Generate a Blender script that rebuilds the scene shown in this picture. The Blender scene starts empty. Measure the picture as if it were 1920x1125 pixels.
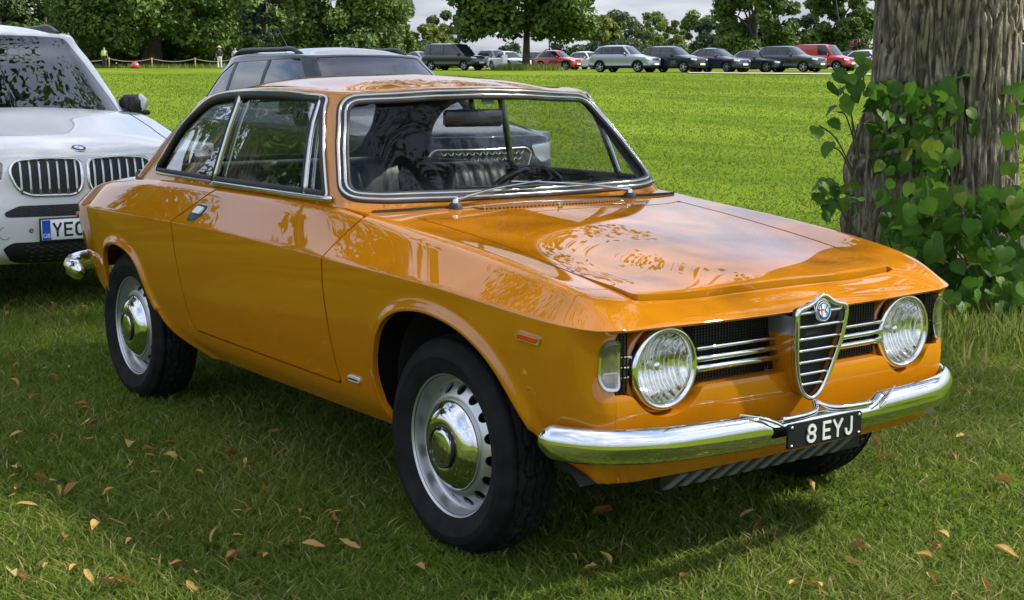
import bpy, math, random
import numpy as np
from mathutils import Vector, Matrix

R = math.radians
random.seed(7)
rng = np.random.default_rng(7)
scene = bpy.context.scene
col = scene.collection

# ------------------------------------------------------------------ camera
cam_d = bpy.data.cameras.new('camera')
cam = bpy.data.objects.new('camera', cam_d)
col.objects.link(cam)
CAM = Vector((4.3711, -2.8374, 1.3035))
_r = Vector((0.58853, 0.80847, 0.00158)); _u = Vector((-0.12546, 0.08940, 0.98806)); _f = Vector((-0.79868, 0.58170, -0.15405))
cam.matrix_world = Matrix(((_r.x, _u.x, -_f.x, CAM.x), (_r.y, _u.y, -_f.y, CAM.y), (_r.z, _u.z, -_f.z, CAM.z), (0, 0, 0, 1)))
cam_d.sensor_width = 36.0
cam_d.lens = 2686.5 / 1920 * 36.0
cam_d.clip_start = 0.05
cam_d.clip_end = 3000
scene.camera = cam
FW = Vector((-0.8083, 0.5887, 0.0)); RT = Vector((0.5887, 0.8083, 0.0))

# ------------------------------------------------------------------ sky, sun, exposure
SUN_EL, SUN_AZ = 44.0, 62.0        # degrees; azimuth of the direction to the sun, from +x towards +y
world = bpy.data.worlds.new('World')
scene.world = world
world.use_nodes = True
wt = world.node_tree
wn, wl = wt.nodes, wt.links
wn.clear()
w_out = wn.new('ShaderNodeOutputWorld')
w_bg = wn.new('ShaderNodeBackground')
w_bg.inputs['Strength'].default_value = 0.12
w_sky = wn.new('ShaderNodeTexSky')
w_sky.sky_type = 'NISHITA'
w_sky.sun_disc = False
w_sky.sun_elevation = R(SUN_EL)
w_sky.sun_rotation = R(90.0 - SUN_AZ)
w_sky.air_density = 1.0
w_sky.dust_density = 0.5
# broken cloud cover mixed over the clear sky
w_tc = wn.new('ShaderNodeTexCoord')
w_sep = wn.new('ShaderNodeSeparateXYZ'); wl.new(w_tc.outputs['Generated'], w_sep.inputs[0])
w_mx = wn.new('ShaderNodeMath'); w_mx.operation = 'MAXIMUM'; w_mx.inputs[1].default_value = 0.0; wl.new(w_sep.outputs['Z'], w_mx.inputs[0])
w_ad = wn.new('ShaderNodeMath'); w_ad.operation = 'ADD'; w_ad.inputs[1].default_value = 0.16; wl.new(w_mx.outputs[0], w_ad.inputs[0])
w_dx = wn.new('ShaderNodeMath'); w_dx.operation = 'DIVIDE'; wl.new(w_sep.outputs['X'], w_dx.inputs[0]); wl.new(w_ad.outputs[0], w_dx.inputs[1])
w_dy = wn.new('ShaderNodeMath'); w_dy.operation = 'DIVIDE'; wl.new(w_sep.outputs['Y'], w_dy.inputs[0]); wl.new(w_ad.outputs[0], w_dy.inputs[1])
w_cb = wn.new('ShaderNodeCombineXYZ'); wl.new(w_dx.outputs[0], w_cb.inputs[0]); wl.new(w_dy.outputs[0], w_cb.inputs[1])
w_no = wn.new('ShaderNodeTexNoise'); w_no.inputs['Scale'].default_value = 0.9; w_no.inputs['Detail'].default_value = 7; w_no.inputs['Roughness'].default_value = 0.55
wl.new(w_cb.outputs[0], w_no.inputs['Vector'])
w_rp = wn.new('ShaderNodeValToRGB')
w_rp.color_ramp.elements[0].position = 0.33; w_rp.color_ramp.elements[0].color = (0, 0, 0, 1)
w_rp.color_ramp.elements[1].position = 0.58; w_rp.color_ramp.elements[1].color = (0.92, 0.92, 0.92, 1)
wl.new(w_no.outputs[0], w_rp.inputs[0])
w_mix = wn.new('ShaderNodeMix'); w_mix.data_type = 'RGBA'
w_no2 = wn.new('ShaderNodeTexNoise'); w_no2.inputs['Scale'].default_value = 2.3; w_no2.inputs['Detail'].default_value = 5
wl.new(w_cb.outputs[0], w_no2.inputs['Vector'])
w_cr = wn.new('ShaderNodeValToRGB')
w_cr.color_ramp.elements[0].position = 0.3; w_cr.color_ramp.elements[0].color = (2.2, 2.5, 3.2, 1)
w_cr.color_ramp.elements[1].position = 0.7; w_cr.color_ramp.elements[1].color = (5.6, 5.5, 5.9, 1)
wl.new(w_no2.outputs[0], w_cr.inputs[0])
w_el = wn.new('ShaderNodeMapRange'); w_el.interpolation_type = 'SMOOTHSTEP'; w_el.inputs['From Min'].default_value = 0.0; w_el.inputs['From Max'].default_value = 0.4; w_el.inputs['To Min'].default_value = 0.5; w_el.inputs['To Max'].default_value = 1.12
wl.new(w_mx.outputs[0], w_el.inputs['Value'])
w_sc = wn.new('ShaderNodeVectorMath'); w_sc.operation = 'SCALE'; wl.new(w_cr.outputs[0], w_sc.inputs[0]); wl.new(w_el.outputs[0], w_sc.inputs['Scale'])
# cover closes up towards the horizon, where clouds are seen edge on
w_hz = wn.new('ShaderNodeMapRange'); w_hz.interpolation_type = 'SMOOTHSTEP'; w_hz.inputs['From Min'].default_value = 0.05; w_hz.inputs['From Max'].default_value = 0.35; w_hz.inputs['To Min'].default_value = 0.96; w_hz.inputs['To Max'].default_value = 0.0
wl.new(w_mx.outputs[0], w_hz.inputs['Value'])
w_cov = wn.new('ShaderNodeMath'); w_cov.operation = 'MAXIMUM'; wl.new(w_rp.outputs[0], w_cov.inputs[0]); wl.new(w_hz.outputs[0], w_cov.inputs[1])
wl.new(w_cov.outputs[0], w_mix.inputs['Factor'])
wl.new(w_sky.outputs[0], w_mix.inputs['A'])
wl.new(w_sc.outputs[0], w_mix.inputs['B'])
wl.new(w_mix.outputs['Result'], w_bg.inputs['Color'])
wl.new(w_bg.outputs[0], w_out.inputs['Surface'])

sun_d = bpy.data.lights.new('sun', 'SUN')
sun_d.energy = 2.9
sun_d.angle = R(1.6)
sun_d.color = (1.0, 0.95, 0.86)
sun = bpy.data.objects.new('sun', sun_d)
col.objects.link(sun)
_sd = Vector((math.cos(R(SUN_EL)) * math.cos(R(SUN_AZ)), math.cos(R(SUN_EL)) * math.sin(R(SUN_AZ)), math.sin(R(SUN_EL))))
sun.rotation_euler = _sd.to_track_quat('Z', 'Y').to_euler()

scene.view_settings.view_transform = 'Standard'
scene.view_settings.look = 'None'
scene.view_settings.gamma = 1
scene.view_settings.exposure = 1.38
scene.render.engine = 'CYCLES'
scene.cycles.max_bounces = 10
scene.cycles.transparent_max_bounces = 16

# ------------------------------------------------------------------ helpers: materials
MATS = {}
def mat(name, color=(.5, .5, .5), rough=.5, metal=0.0, coat=0.0, spec=.5, var=0.0, vscale=6.0, bump=0.0, bscale=40.0, trans=0.0, coat_rough=.0, emit=None, rvar=0.0, coat_ior=1.5):
    if name in MATS: return MATS[name]
    m = bpy.data.materials.new(name); m.use_nodes = True
    nt = m.node_tree; b = nt.nodes['Principled BSDF']
    b.inputs['Base Color'].default_value = (*color, 1)
    b.inputs['Roughness'].default_value = rough
    b.inputs['Metallic'].default_value = metal
    b.inputs['Coat Weight'].default_value = coat
    b.inputs['Coat Roughness'].default_value = coat_rough; b.inputs['Coat IOR'].default_value = coat_ior
    b.inputs['Specular IOR Level'].default_value = spec
    if trans: b.inputs['Transmission Weight'].default_value = trans
    if emit: b.inputs['Emission Color'].default_value = (*emit[0], 1); b.inputs['Emission Strength'].default_value = emit[1]
    if var or bump or rvar:
        tc = nt.nodes.new('ShaderNodeTexCoord')
        no = nt.nodes.new('ShaderNodeTexNoise'); no.inputs['Scale'].default_value = vscale; no.inputs['Detail'].default_value = 6
        nt.links.new(tc.outputs['Object'], no.inputs['Vector'])
        if var:
            rp = nt.nodes.new('ShaderNodeValToRGB')
            rp.color_ramp.elements[0].position = .3; rp.color_ramp.elements[1].position = .7
            rp.color_ramp.elements[0].color = (*[max(0, c * (1 - var)) for c in color], 1)
            rp.color_ramp.elements[1].color = (*[min(1, c * (1 + var)) for c in color], 1)
            nt.links.new(no.outputs[0], rp.inputs[0]); nt.links.new(rp.outputs[0], b.inputs['Base Color'])
        if rvar:
            mr = nt.nodes.new('ShaderNodeMapRange'); mr.inputs['To Min'].default_value = max(0, rough - rvar); mr.inputs['To Max'].default_value = rough + rvar
            nt.links.new(no.outputs[0], mr.inputs[0]); nt.links.new(mr.outputs[0], b.inputs['Roughness'])
        if bump:
            n2 = nt.nodes.new('ShaderNodeTexNoise'); n2.inputs['Scale'].default_value = bscale; n2.inputs['Detail'].default_value = 5
            nt.links.new(tc.outputs['Object'], n2.inputs['Vector'])
            bp = nt.nodes.new('ShaderNodeBump'); bp.inputs['Strength'].default_value = bump; bp.inputs['Distance'].default_value = .01
            nt.links.new(n2.outputs[0], bp.inputs['Height']); nt.links.new(bp.outputs[0], b.inputs['Normal'])
    MATS[name] = m
    return m

def glass_mat(name, tint=(.86, .9, .88), ior=1.9, rough=0.0, base=0.0, power=4.8):
    """thin pane: what is behind shows through, the rest mirrors by Fresnel (both faces of the pane in one)"""
    if name in MATS: return MATS[name]
    m = bpy.data.materials.new(name); m.use_nodes = True
    nt = m.node_tree; nt.nodes.clear()
    out = nt.nodes.new('ShaderNodeOutputMaterial')
    tr = nt.nodes.new('ShaderNodeBsdfTransparent'); tr.inputs[0].default_value = (*tint, 1)
    gl = nt.nodes.new('ShaderNodeBsdfGlossy'); gl.inputs['Roughness'].default_value = rough; gl.inputs['Color'].default_value = (1, 1, 1, 1)
    lw = nt.nodes.new('ShaderNodeLayerWeight'); lw.inputs['Blend'].default_value = .5
    pw = nt.nodes.new('ShaderNodeMath'); pw.operation = 'POWER'; pw.inputs[1].default_value = power; nt.links.new(lw.outputs['Facing'], pw.inputs[0])
    r0 = min(.95, 2 * ((ior - 1) / (ior + 1)) ** 2 + base)
    ma = nt.nodes.new('ShaderNodeMath'); ma.operation = 'MULTIPLY_ADD'; ma.use_clamp = True; ma.inputs[1].default_value = 1 - r0; ma.inputs[2].default_value = r0
    nt.links.new(pw.outputs[0], ma.inputs[0])
    mx = nt.nodes.new('ShaderNodeMixShader'); nt.links.new(ma.outputs[0], mx.inputs[0])
    nt.links.new(tr.outputs[0], mx.inputs[1]); nt.links.new(gl.outputs[0], mx.inputs[2])
    nt.links.new(mx.outputs[0], out.inputs[0])
    MATS[name] = m
    return m

# ------------------------------------------------------------------ helpers: objects
def mk(name, V, F, m, parent=None, smooth=True, N=None, mi=None):
    me = bpy.data.meshes.new(name)
    V = np.asarray(V, float)
    me.from_pydata(V.tolist(), [], [tuple(int(i) for i in f) for f in F])
    if not isinstance(m, (list, tuple)): m = [m]
    for q in m: me.materials.append(q)
    if mi is not None: me.polygons.foreach_set('material_index', list(mi))
    me.polygons.foreach_set('use_smooth', [smooth] * len(me.polygons))
    me.update()
    if N is not None and len(N) == len(V):
        me.normals_split_custom_set_from_vertices([tuple(n) for n in np.asarray(N, float)])
    o = bpy.data.objects.new(name, me)
    col.objects.link(o)
    if parent is not None: o.parent = parent
    return o

def fastmesh(name, V, F, m, parent=None, smooth=False):
    """big meshes with a constant face size, straight from arrays"""
    V = np.asarray(V, np.float32); F = np.asarray(F, np.int32)
    me = bpy.data.meshes.new(name)
    me.vertices.add(len(V)); me.vertices.foreach_set('co', V.ravel())
    k = F.shape[1]
    me.loops.add(F.size); me.loops.foreach_set('vertex_index', F.ravel())
    me.polygons.add(len(F)); me.polygons.foreach_set('loop_start', np.arange(0, F.size, k, dtype=np.int32))
    try: me.polygons.foreach_set('loop_total', np.full(len(F), k, np.int32))
    except Exception: pass
    me.polygons.foreach_set('use_smooth', np.full(len(F), smooth, bool))
    me.materials.append(m)
    me.update(calc_edges=True); me.validate()
    o = bpy.data.objects.new(name, me); col.objects.link(o)
    if parent is not None: o.parent = parent
    return o

def tag(o, label=None, cat=None, group=None, kind=None):
    if label: o['label'] = label
    if cat: o['category'] = cat
    if group: o['group'] = group
    if kind: o['kind'] = kind
    return o

def thing(name, label, cat, loc=(0, 0, 0), rz=0.0, group=None):
    o = bpy.data.objects.new(name, None); col.objects.link(o)
    o.empty_display_size = .2
    o.location = loc; o.rotation_euler = (0, 0, rz)
    return tag(o, label, cat, group)

def copy_tree(o, parent=None):
    c = o.copy(); col.objects.link(c)
    if parent is not None: c.parent = parent
    for ch in list(o.children): copy_tree(ch, c)
    return c

class B:
    """collects simple solids into one mesh"""
    def __init__(s): s.V = []; s.F = []; s.n = 0
    def add(s, V, F):
        V = np.asarray(V, float).reshape(-1, 3)
        s.V.append(V); s.F += [tuple(int(i) + s.n for i in f) for f in F]; s.n += len(V); return s
    def box(s, c, d, rot=None, bev=0.0):
        x, y, z = [q / 2 for q in d]
        if bev:
            b = min(bev, x * .9, y * .9, z * .9); P = []
            for sx in (-1, 1):
                for sy in (-1, 1):
                    for sz in (-1, 1):
                        P += [(sx * (x - b), sy * (y - b), sz * z), (sx * (x - b), sy * y, sz * (z - b)), (sx * x, sy * (y - b), sz * (z - b))]
            P = np.array(P)
            import bmesh
            bm = bmesh.new()
            for p in P: bm.verts.new(p)
            bmesh.ops.convex_hull(bm, input=bm.verts)
            bm.verts.index_update()
            V = np.array([v.co[:] for v in bm.verts]); F = [[v.index for v in f.verts] for f in bm.faces]; bm.free()
        else:
            V = np.array([(a, b_, c_) for a in (-x, x) for b_ in (-y, y) for c_ in (-z, z)])
            F = [(0, 1, 3, 2), (4, 6, 7, 5), (0, 4, 5, 1), (2, 3, 7, 6), (0, 2, 6, 4), (1, 5, 7, 3)]
        if rot is not None: V = V @ np.array(Matrix(rot).to_3x3() if not isinstance(rot, np.ndarray) else rot).T
        return s.add(V + np.array(c), F)
    def tube(s, path, r, n=8, closed=False, flat=1.0, up=None):
        V, F = tube(path, r, n, closed, flat, up); return s.add(V, F)
    def lathe(s, prof, n=32, M=None, cap=True):
        V, F = lathe(prof, n, cap)
        if M is not None: V = xf(V, M)
        return s.add(V, F)
    def obj(s, name, m, parent=None, smooth=True): return mk(name, np.concatenate(s.V), s.F, m, parent, smooth)

def xf(V, M):
    M = np.array(M); return np.asarray(V) @ M[:3, :3].T + M[:3, 3]

def tube(path, r, n=8, closed=False, flat=1.0, up=None):
    P = np.asarray(path, float); m = len(P)
    r = np.broadcast_to(np.asarray(r, float), (m,))
    if closed: T = np.roll(P, -1, 0) - np.roll(P, 1, 0)
    else: T = np.gradient(P, axis=0)
    T /= np.linalg.norm(T, axis=1)[:, None] + 1e-12
    a = np.array(up if up is not None else (0, 0, 1.0), float)
    if up is None and abs(T[0] @ a) > .9: a = np.array((1.0, 0, 0))
    U = np.zeros_like(P)
    u = a - T[0] * (a @ T[0]); u /= np.linalg.norm(u)
    for i in range(m):
        if up is not None: u = a - T[i] * (a @ T[i])
        else: u = u - T[i] * (u @ T[i])
        u = u / (np.linalg.norm(u) + 1e-12); U[i] = u
    W = np.cross(T, U)
    t = np.linspace(0, 2 * np.pi, n, endpoint=False)
    V = (P[:, None, :] + r[:, None, None] * (np.cos(t)[None, :, None] * U[:, None, :] * flat + np.sin(t)[None, :, None] * W[:, None, :])).reshape(-1, 3)
    F = []
    for i in range(m if closed else m - 1):
        a0 = i * n; b0 = ((i + 1) % m) * n
        for j in range(n):
            k = (j + 1) % n; F.append((a0 + j, a0 + k, b0 + k, b0 + j))
    if not closed: F.append(tuple(range(n - 1, -1, -1))); F.append(tuple(range((m - 1) * n, m * n)))
    return V, F

def lathe(prof, n=32, cap=True):
    """profile (radius, height) turned round the local z axis"""
    prof = np.asarray(prof, float); m = len(prof)
    t = np.linspace(0, 2 * np.pi, n, endpoint=False)
    V = np.stack([prof[:, 0][:, None] * np.cos(t), prof[:, 0][:, None] * np.sin(t), np.repeat(prof[:, 1][:, None], n, 1)], -1).reshape(-1, 3)
    F = []
    for i in range(m - 1):
        for j in range(n):
            k = (j + 1) % n; F.append((i * n + j, i * n + k, (i + 1) * n + k, (i + 1) * n + j))
    if cap:
        if prof[0, 0] > 1e-6: F.append(tuple(range(n - 1, -1, -1)))
        if prof[-1, 0] > 1e-6: F.append(tuple(range((m - 1) * n, m * n)))
    return V, F

AX = np.array([[0, 0, 1, 0], [1, 0, 0, 0], [0, 1, 0, 0], [0, 0, 0, 1.0]])   # local z -> +x, x -> y, y -> z
def to_x(c): M = AX.copy(); M[:3, 3] = c; return M
def to_y(c, s=-1):   # local z -> s*y
    M = np.eye(4); M[:3, :3] = np.array([[1, 0, 0], [0, 0, s], [0, -s, 0]]).astype(float)
    M[:3, 3] = c; return M

def ncs(xs, ys):
    """natural cubic spline through (xs, ys)"""
    xs = np.asarray(xs, float); ys = np.asarray(ys, float); n = len(xs); h = np.diff(xs)
    A = np.eye(n); rhs = np.zeros((n,) + ys.shape[1:])
    for i in range(1, n - 1):
        A[i, i - 1] = h[i - 1]; A[i, i] = 2 * (h[i - 1] + h[i]); A[i, i + 1] = h[i]
        rhs[i] = 6 * ((ys[i + 1] - ys[i]) / h[i] - (ys[i] - ys[i - 1]) / h[i - 1])
    Mm = np.linalg.solve(A, rhs.reshape(n, -1)).reshape(rhs.shape)
    def f(x):
        x = np.asarray(x, float); i = np.clip(np.searchsorted(xs, x, side='right') - 1, 0, n - 2)
        hh = h[i]; a = (xs[i + 1] - x) / hh; b = (x - xs[i]) / hh
        if ys.ndim > 1: a, b, hh = a[..., None], b[..., None], hh[..., None]
        return a * ys[i] + b * ys[i + 1] + ((a ** 3 - a) * Mm[i] + (b ** 3 - b) * Mm[i + 1]) * hh ** 2 / 6
    return f

def smoothstep(a, b, x):
    t = np.clip((x - a) / (b - a), 0, 1); return t * t * (3 - 2 * t)

def crom(pts, n=8, closed=True):
    """Catmull-Rom polyline through points"""
    P = np.asarray(pts, float); m = len(P); out = []
    rngk = range(m) if closed else range(m - 1)
    for i in rngk:
        if closed: p0, p1, p2, p3 = P[(i - 1) % m], P[i], P[(i + 1) % m], P[(i + 2) % m]
        else: p0, p1, p2, p3 = P[max(i - 1, 0)], P[i], P[i + 1], P[min(i + 2, m - 1)]
        for t in np.arange(n) / n:
            out.append(.5 * (2 * p1 + (p2 - p0) * t + (2 * p0 - 5 * p1 + 4 * p2 - p3) * t * t + (3 * p1 - p0 - 3 * p2 + p3) * t ** 3))
    if not closed: out.append(P[-1])
    return np.array(out)

def rpoly(pts, r, n=6):
    """polygon with rounded corners; r a number or one per corner"""
    P = np.asarray(pts, float); m = len(P); rr = np.broadcast_to(np.asarray(r, float), (m,)); out = []
    for i in range(m):
        a, b, c = P[i - 1], P[i], P[(i + 1) % m]
        u = a - b; w = c - b; lu = np.linalg.norm(u); lw = np.linalg.norm(w)
        d = min(rr[i], lu * .49, lw * .49)
        if d < 1e-5: out.append(b); continue
        p = b + u / lu * d; q = b + w / lw * d
        for t in np.linspace(0, 1, n): out.append((1 - t) ** 2 * p + 2 * t * (1 - t) * b + t * t * q)
    return np.array(out)

def sdf(P, poly):
    """signed distance to a closed polygon, positive inside"""
    P = np.asarray(P, float); poly = np.asarray(poly, float)
    d = np.full(len(P), 1e9); ins = np.zeros(len(P), bool)
    n = len(poly)
    for i in range(n):
        a = poly[i]; b = poly[(i + 1) % n]; e = b - a; w = P - a
        t = np.clip((w @ e) / (e @ e + 1e-18), 0, 1); q = w - t[:, None] * e
        d = np.minimum(d, (q * q).sum(1))
        c = ((a[1] <= P[:, 1]) & (b[1] > P[:, 1])) | ((b[1] <= P[:, 1]) & (a[1] > P[:, 1]))
        if c.any():
            xi = a[0] + (P[:, 1] - a[1]) / (b[1] - a[1] + 1e-30) * e[0]
            ins ^= c & (P[:, 0] < xi)
    d = np.sqrt(d); return np.where(ins, d, -d)

def vnorm(V, F):
    V = np.asarray(V, float); N = np.zeros_like(V)
    F = np.asarray(F)
    fn = np.cross(V[F[:, 2]] - V[F[:, 0]], V[F[:, 3]] - V[F[:, 1]])
    for k in range(4): np.add.at(N, F[:, k], fn)
    return N / (np.linalg.norm(N, axis=1)[:, None] + 1e-12)

def clip(M, d):
    """cut a shell (V, N, faces) along d = 0 and keep d >= 0; also returns the cut edges"""
    V, N, F = M; d = np.where(np.abs(d) < 1e-7, 1e-7, d); ins = (d >= 0).tolist()
    nV = list(V); nN = list(N); cache = {}; out = []; cut = []
    def mid(i, j):
        k = (i, j) if i < j else (j, i)
        if k not in cache:
            t = d[i] / (d[i] - d[j]); nV.append(V[i] + (V[j] - V[i]) * t)
            n = N[i] + (N[j] - N[i]) * t; nN.append(n / (np.linalg.norm(n) + 1e-12)); cache[k] = len(nV) - 1
        return cache[k]
    for f in F:
        s = [ins[i] for i in f]
        if all(s): out.append(tuple(f)); continue
        if not any(s): continue
        poly = []; ex = en = None
        for a in range(len(f)):
            i, j = f[a], f[(a + 1) % len(f)]
            if ins[i]: poly.append(i)
            if ins[i] != ins[j]:
                q = mid(i, j); poly.append(q)
                if ins[i]: ex = q
                else: en = q
        if len(poly) >= 3: out.append(tuple(poly))
        if ex is not None and en is not None and ex != en: cut.append((ex, en))
    used = sorted({i for f in out for i in f} | {i for e in cut for i in e}); mp = {o: k for k, o in enumerate(used)}
    return (np.array([nV[i] for i in used]).reshape(-1, 3), np.array([nN[i] for i in used]).reshape(-1, 3), [tuple(mp[i] for i in f) for f in out]), [(mp[a], mp[b]) for a, b in cut]

def chain(cut):
    nx = {}
    for a, b in cut: nx.setdefault(a, b)
    starts = set(nx) - set(nx.values()); loops = []; seen = set()
    for s in list(starts) + list(nx):
        if s in seen: continue
        l = [s]; seen.add(s); c = nx.get(s); closed = False
        while c is not None:
            if c == s: closed = True; break
            if c in seen: break
            l.append(c); seen.add(c); c = nx.get(c)
        if len(l) > 2: loops.append((l, closed))
    return loops

def resample(P, step, closed):
    P = np.asarray(P, float)
    if closed: P = np.vstack([P, P[:1]])
    s = np.r_[0, np.cumsum(np.linalg.norm(np.diff(P, axis=0), axis=1))]
    n = max(4, int(s[-1] / step)); t = np.linspace(0, s[-1], n + 1)
    Q = np.stack([np.interp(t, s, P[:, k]) for k in range(3)], 1)
    if closed: Q = Q[:-1]
    for _ in range(2):
        if closed: Q = .25 * np.roll(Q, 1, 0) + .5 * Q + .25 * np.roll(Q, -1, 0)
        else: Q[1:-1] = .25 * Q[:-2] + .5 * Q[1:-1] + .25 * Q[2:]
    return Q

def lips(V, N, cut, depth, direc=None):
    """walls going inward from cut edges: own vertices, flat normals"""
    LV = []; LN = []; LF = []
    for a, b in cut:
        da = -N[a] * depth if direc is None else np.array(direc) * depth
        db = -N[b] * depth if direc is None else np.array(direc) * depth
        q = [V[b], V[a], V[a] + da, V[b] + db]
        n = np.cross(q[1] - q[0], q[3] - q[0]); n /= np.linalg.norm(n) + 1e-12
        k = len(LV); LV += q; LN += [n] * 4; LF.append((k, k + 1, k + 2, k + 3))
    return np.array(LV).reshape(-1, 3), np.array(LN).reshape(-1, 3), LF

def join(*Ms):
    V = []; N = []; F = []; n = 0
    for M in Ms:
        if len(M[0]) == 0: continue
        V.append(M[0]); N.append(M[1]); F += [tuple(i + n for i in f) for f in M[2]]; n += len(M[0])
    return np.concatenate(V), np.concatenate(N), F

def mirror(M):
    s = np.array([1, -1, 1.0]); return M[0] * s, M[1] * s, [tuple(reversed(f)) for f in M[2]]

def both(M): return join(M, mirror(M))
def offs(M, d): return M[0] + M[1] * d, M[1], M[2]
def shellobj(name, M, m, parent=None): return mk(name, M[0], M[2], m, parent, True, M[1])

def text_mesh(name, s, size, m, parent, Mx, depth=.002, spacing=1.0, stretch=1.0):
    cu = bpy.data.curves.new(name, 'FONT'); cu.body = s; cu.size = size; cu.extrude = depth; cu.align_x = 'CENTER'; cu.align_y = 'CENTER'; cu.space_character = spacing
    cu.resolution_u = 3
    t = bpy.data.objects.new(name, cu); col.objects.link(t)
    me = bpy.data.meshes.new_from_object(t.evaluated_get(bpy.context.evaluated_depsgraph_get()))
    bpy.data.objects.remove(t); bpy.data.curves.remove(cu)
    o = bpy.data.objects.new(name, me); col.objects.link(o)
    me.materials.clear(); me.materials.append(m)
    me.transform(Matrix.Diagonal((stretch, 1, 1, 1))); me.transform(Matrix(Mx.tolist()))
    o.parent = parent
    return o

# ------------------------------------------------------------------ helpers: car shells
def resid(a, b, n): return np.linspace(a, b, n)

def body_half(ST, zB_side, zB_front, zB_rear, off_s, off_f, off_r, ns=220, nf=46, nl=70, ef=12, fh=14, hc=24, hood_r=.025):
    """right half (y < 0) of a car body. ST rows: xE,hE,zE, xF,hF,zF, xH,hH,zH, xC,zC from the tail to the nose.
    E crease, F shoulder / fender ridge, H bonnet edge, C centre line."""
    ST = np.asarray(ST, float)
    kE = np.r_[0, np.cumsum(np.linalg.norm(np.diff(ST[:, :3], axis=0), axis=1))]
    sp = ncs(kE, ST)
    t = np.linspace(0, kE[-1], ns)
    S = sp(t)
    E = np.stack([S[:, 0], -S[:, 1], S[:, 2]], 1); Fr = np.stack([S[:, 3], -S[:, 4], S[:, 5]], 1)
    H = np.stack([S[:, 6], -S[:, 7], S[:, 8]], 1); C = np.stack([S[:, 9], 0 * S[:, 0], S[:, 10]], 1)
    # cross rows E -> F (slightly convex), around F, F -> H -> C
    rows = []
    e1 = 1 - (1 - np.linspace(0, 1, ef)) ** 1.0
    for a in e1[:-1]:
        P = E * (1 - a) + Fr * a
        rows.append(P)
    # natural spline F, H, C with symmetric end
    for i, q in enumerate(np.linspace(0, 1, fh + hc)):
        rows.append(q)
    U = [rows[i] for i in range(ef - 1)]
    C2 = np.stack([C[:, 0], -H[:, 1] * .55, C[:, 2] - .0 * C[:, 2]], 1)
    top = np.zeros((fh + hc, ns, 3))
    wF = np.linalg.norm(Fr - H, axis=1); wC = np.linalg.norm(H - C, axis=1)
    for k in range(ns):
        prm = np.array([0, wF[k] + 1e-6, wF[k] + wC[k] + 2e-6, wF[k] + 2 * wC[k] + 3e-6, 2 * wF[k] + 2 * wC[k] + 4e-6])
        mirr = np.array([1, -1, 1.0])
        f = ncs(prm, np.array([Fr[k], H[k], C[k], H[k] * mirr, Fr[k] * mirr]))
        q = np.r_[np.linspace(0, prm[1], fh, endpoint=False), np.linspace(prm[1], prm[2], hc)]
        top[:, k] = f(q)
    # round the ridge: bulge of the E-F panel
    U = np.array(U + list(top))                       # (rows, ns, 3)
    nr = len(U)
    # soften F: smooth the rows near index ef-1 towards the average
    i0 = ef - 1
    for _ in range(3):
        W = U.copy()
        for i in range(i0 - 2, i0 + 3): W[i] = .25 * U[i - 1] + .5 * U[i] + .25 * U[i + 1]
        U = W
    # full outline for the lower rows: tail centre -> side -> nose centre
    rear = U[::-1, 0][:, :]                            # C..E at the tail
    front = U[:, -1]                                   # E..C at the nose
    OL = np.concatenate([rear[:-1], U[0], front[1:]])
    nc = len(OL); nrear = len(rear) - 1; nfront = len(front) - 1
    pl = OL[:, :2]
    # plan normals from a smoothed, evenly sampled copy of the outline
    s = np.r_[0, np.cumsum(np.maximum(np.linalg.norm(np.diff(pl, axis=0), axis=1), 1e-6))]
    tt = np.linspace(0, s[-1], 400); Q = np.stack([np.interp(tt, s, pl[:, k]) for k in (0, 1)], 1)
    T = np.gradient(Q, axis=0)
    for _ in range(12): T[1:-1] = .25 * T[:-2] + .5 * T[1:-1] + .25 * T[2:]
    T[0] = T[-1] = (0, 0)
    T[0] = (0, -1); T[-1] = (0, 1)
    T /= np.linalg.norm(T, axis=1)[:, None]
    T = np.stack([np.interp(s, tt, T[:, k]) for k in (0, 1)], 1); T /= np.linalg.norm(T, axis=1)[:, None]
    pn = np.stack([T[:, 1], -T[:, 0]], 1)
    wf = smoothstep(.35, .95, pn[:, 0]); wr = smoothstep(.35, .95, -pn[:, 0]); ws = 1 - wf - wr
    zb_s = np.interp(OL[:, 0], [q[0] for q in zB_side], [q[1] for q in zB_side])
    zb = ws * zb_s + wf * zB_front + wr * zB_rear
    tau = np.linspace(0, 1, nl) ** 1.15
    def of(tab, q): return ncs([r_[0] for r_ in tab], [r_[1] for r_ in tab])(q)
    L = np.zeros((nl, nc, 3))
    for i, q in enumerate(tau):
        o_ = ws * of(off_s, q) + wf * of(off_f, q) + wr * of(off_r, q)
        L[i, :, :2] = OL[:, :2] - pn * o_[:, None]
        L[i, :, 2] = OL[:, 2] + (zb - OL[:, 2]) * q
        L[i, :, 1] = np.minimum(L[i, :, 1], 0)
        L[i, 0, 1] = 0; L[i, -1, 1] = 0
    # vertices: L grid, then U rows 1.. ; U row 0 shares L row 0
    V = [L.reshape(-1, 3)]
    Uid = np.zeros((nr, ns), int)
    Uid[0] = np.arange(ns) + nrear
    rest = U[1:].copy(); rest[-1, :, 1] = 0
    Uid[1:] = np.arange((nr - 1) * ns).reshape(nr - 1, ns) + nl * nc
    V.append(rest.reshape(-1, 3)); V = np.concatenate(V)
    # weld nose and tail columns of U to L row 0
    for i in range(1, nr):
        Uid[i, -1] = nrear + ns - 1 + i
        Uid[i, 0] = nrear - i
    F = []
    i, j = np.meshgrid(np.arange(nl - 1), np.arange(nc - 1), indexing='ij')
    a = i * nc + j
    F.append(np.stack([a, a + nc, a + nc + 1, a + 1], -1).reshape(-1, 4))
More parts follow.
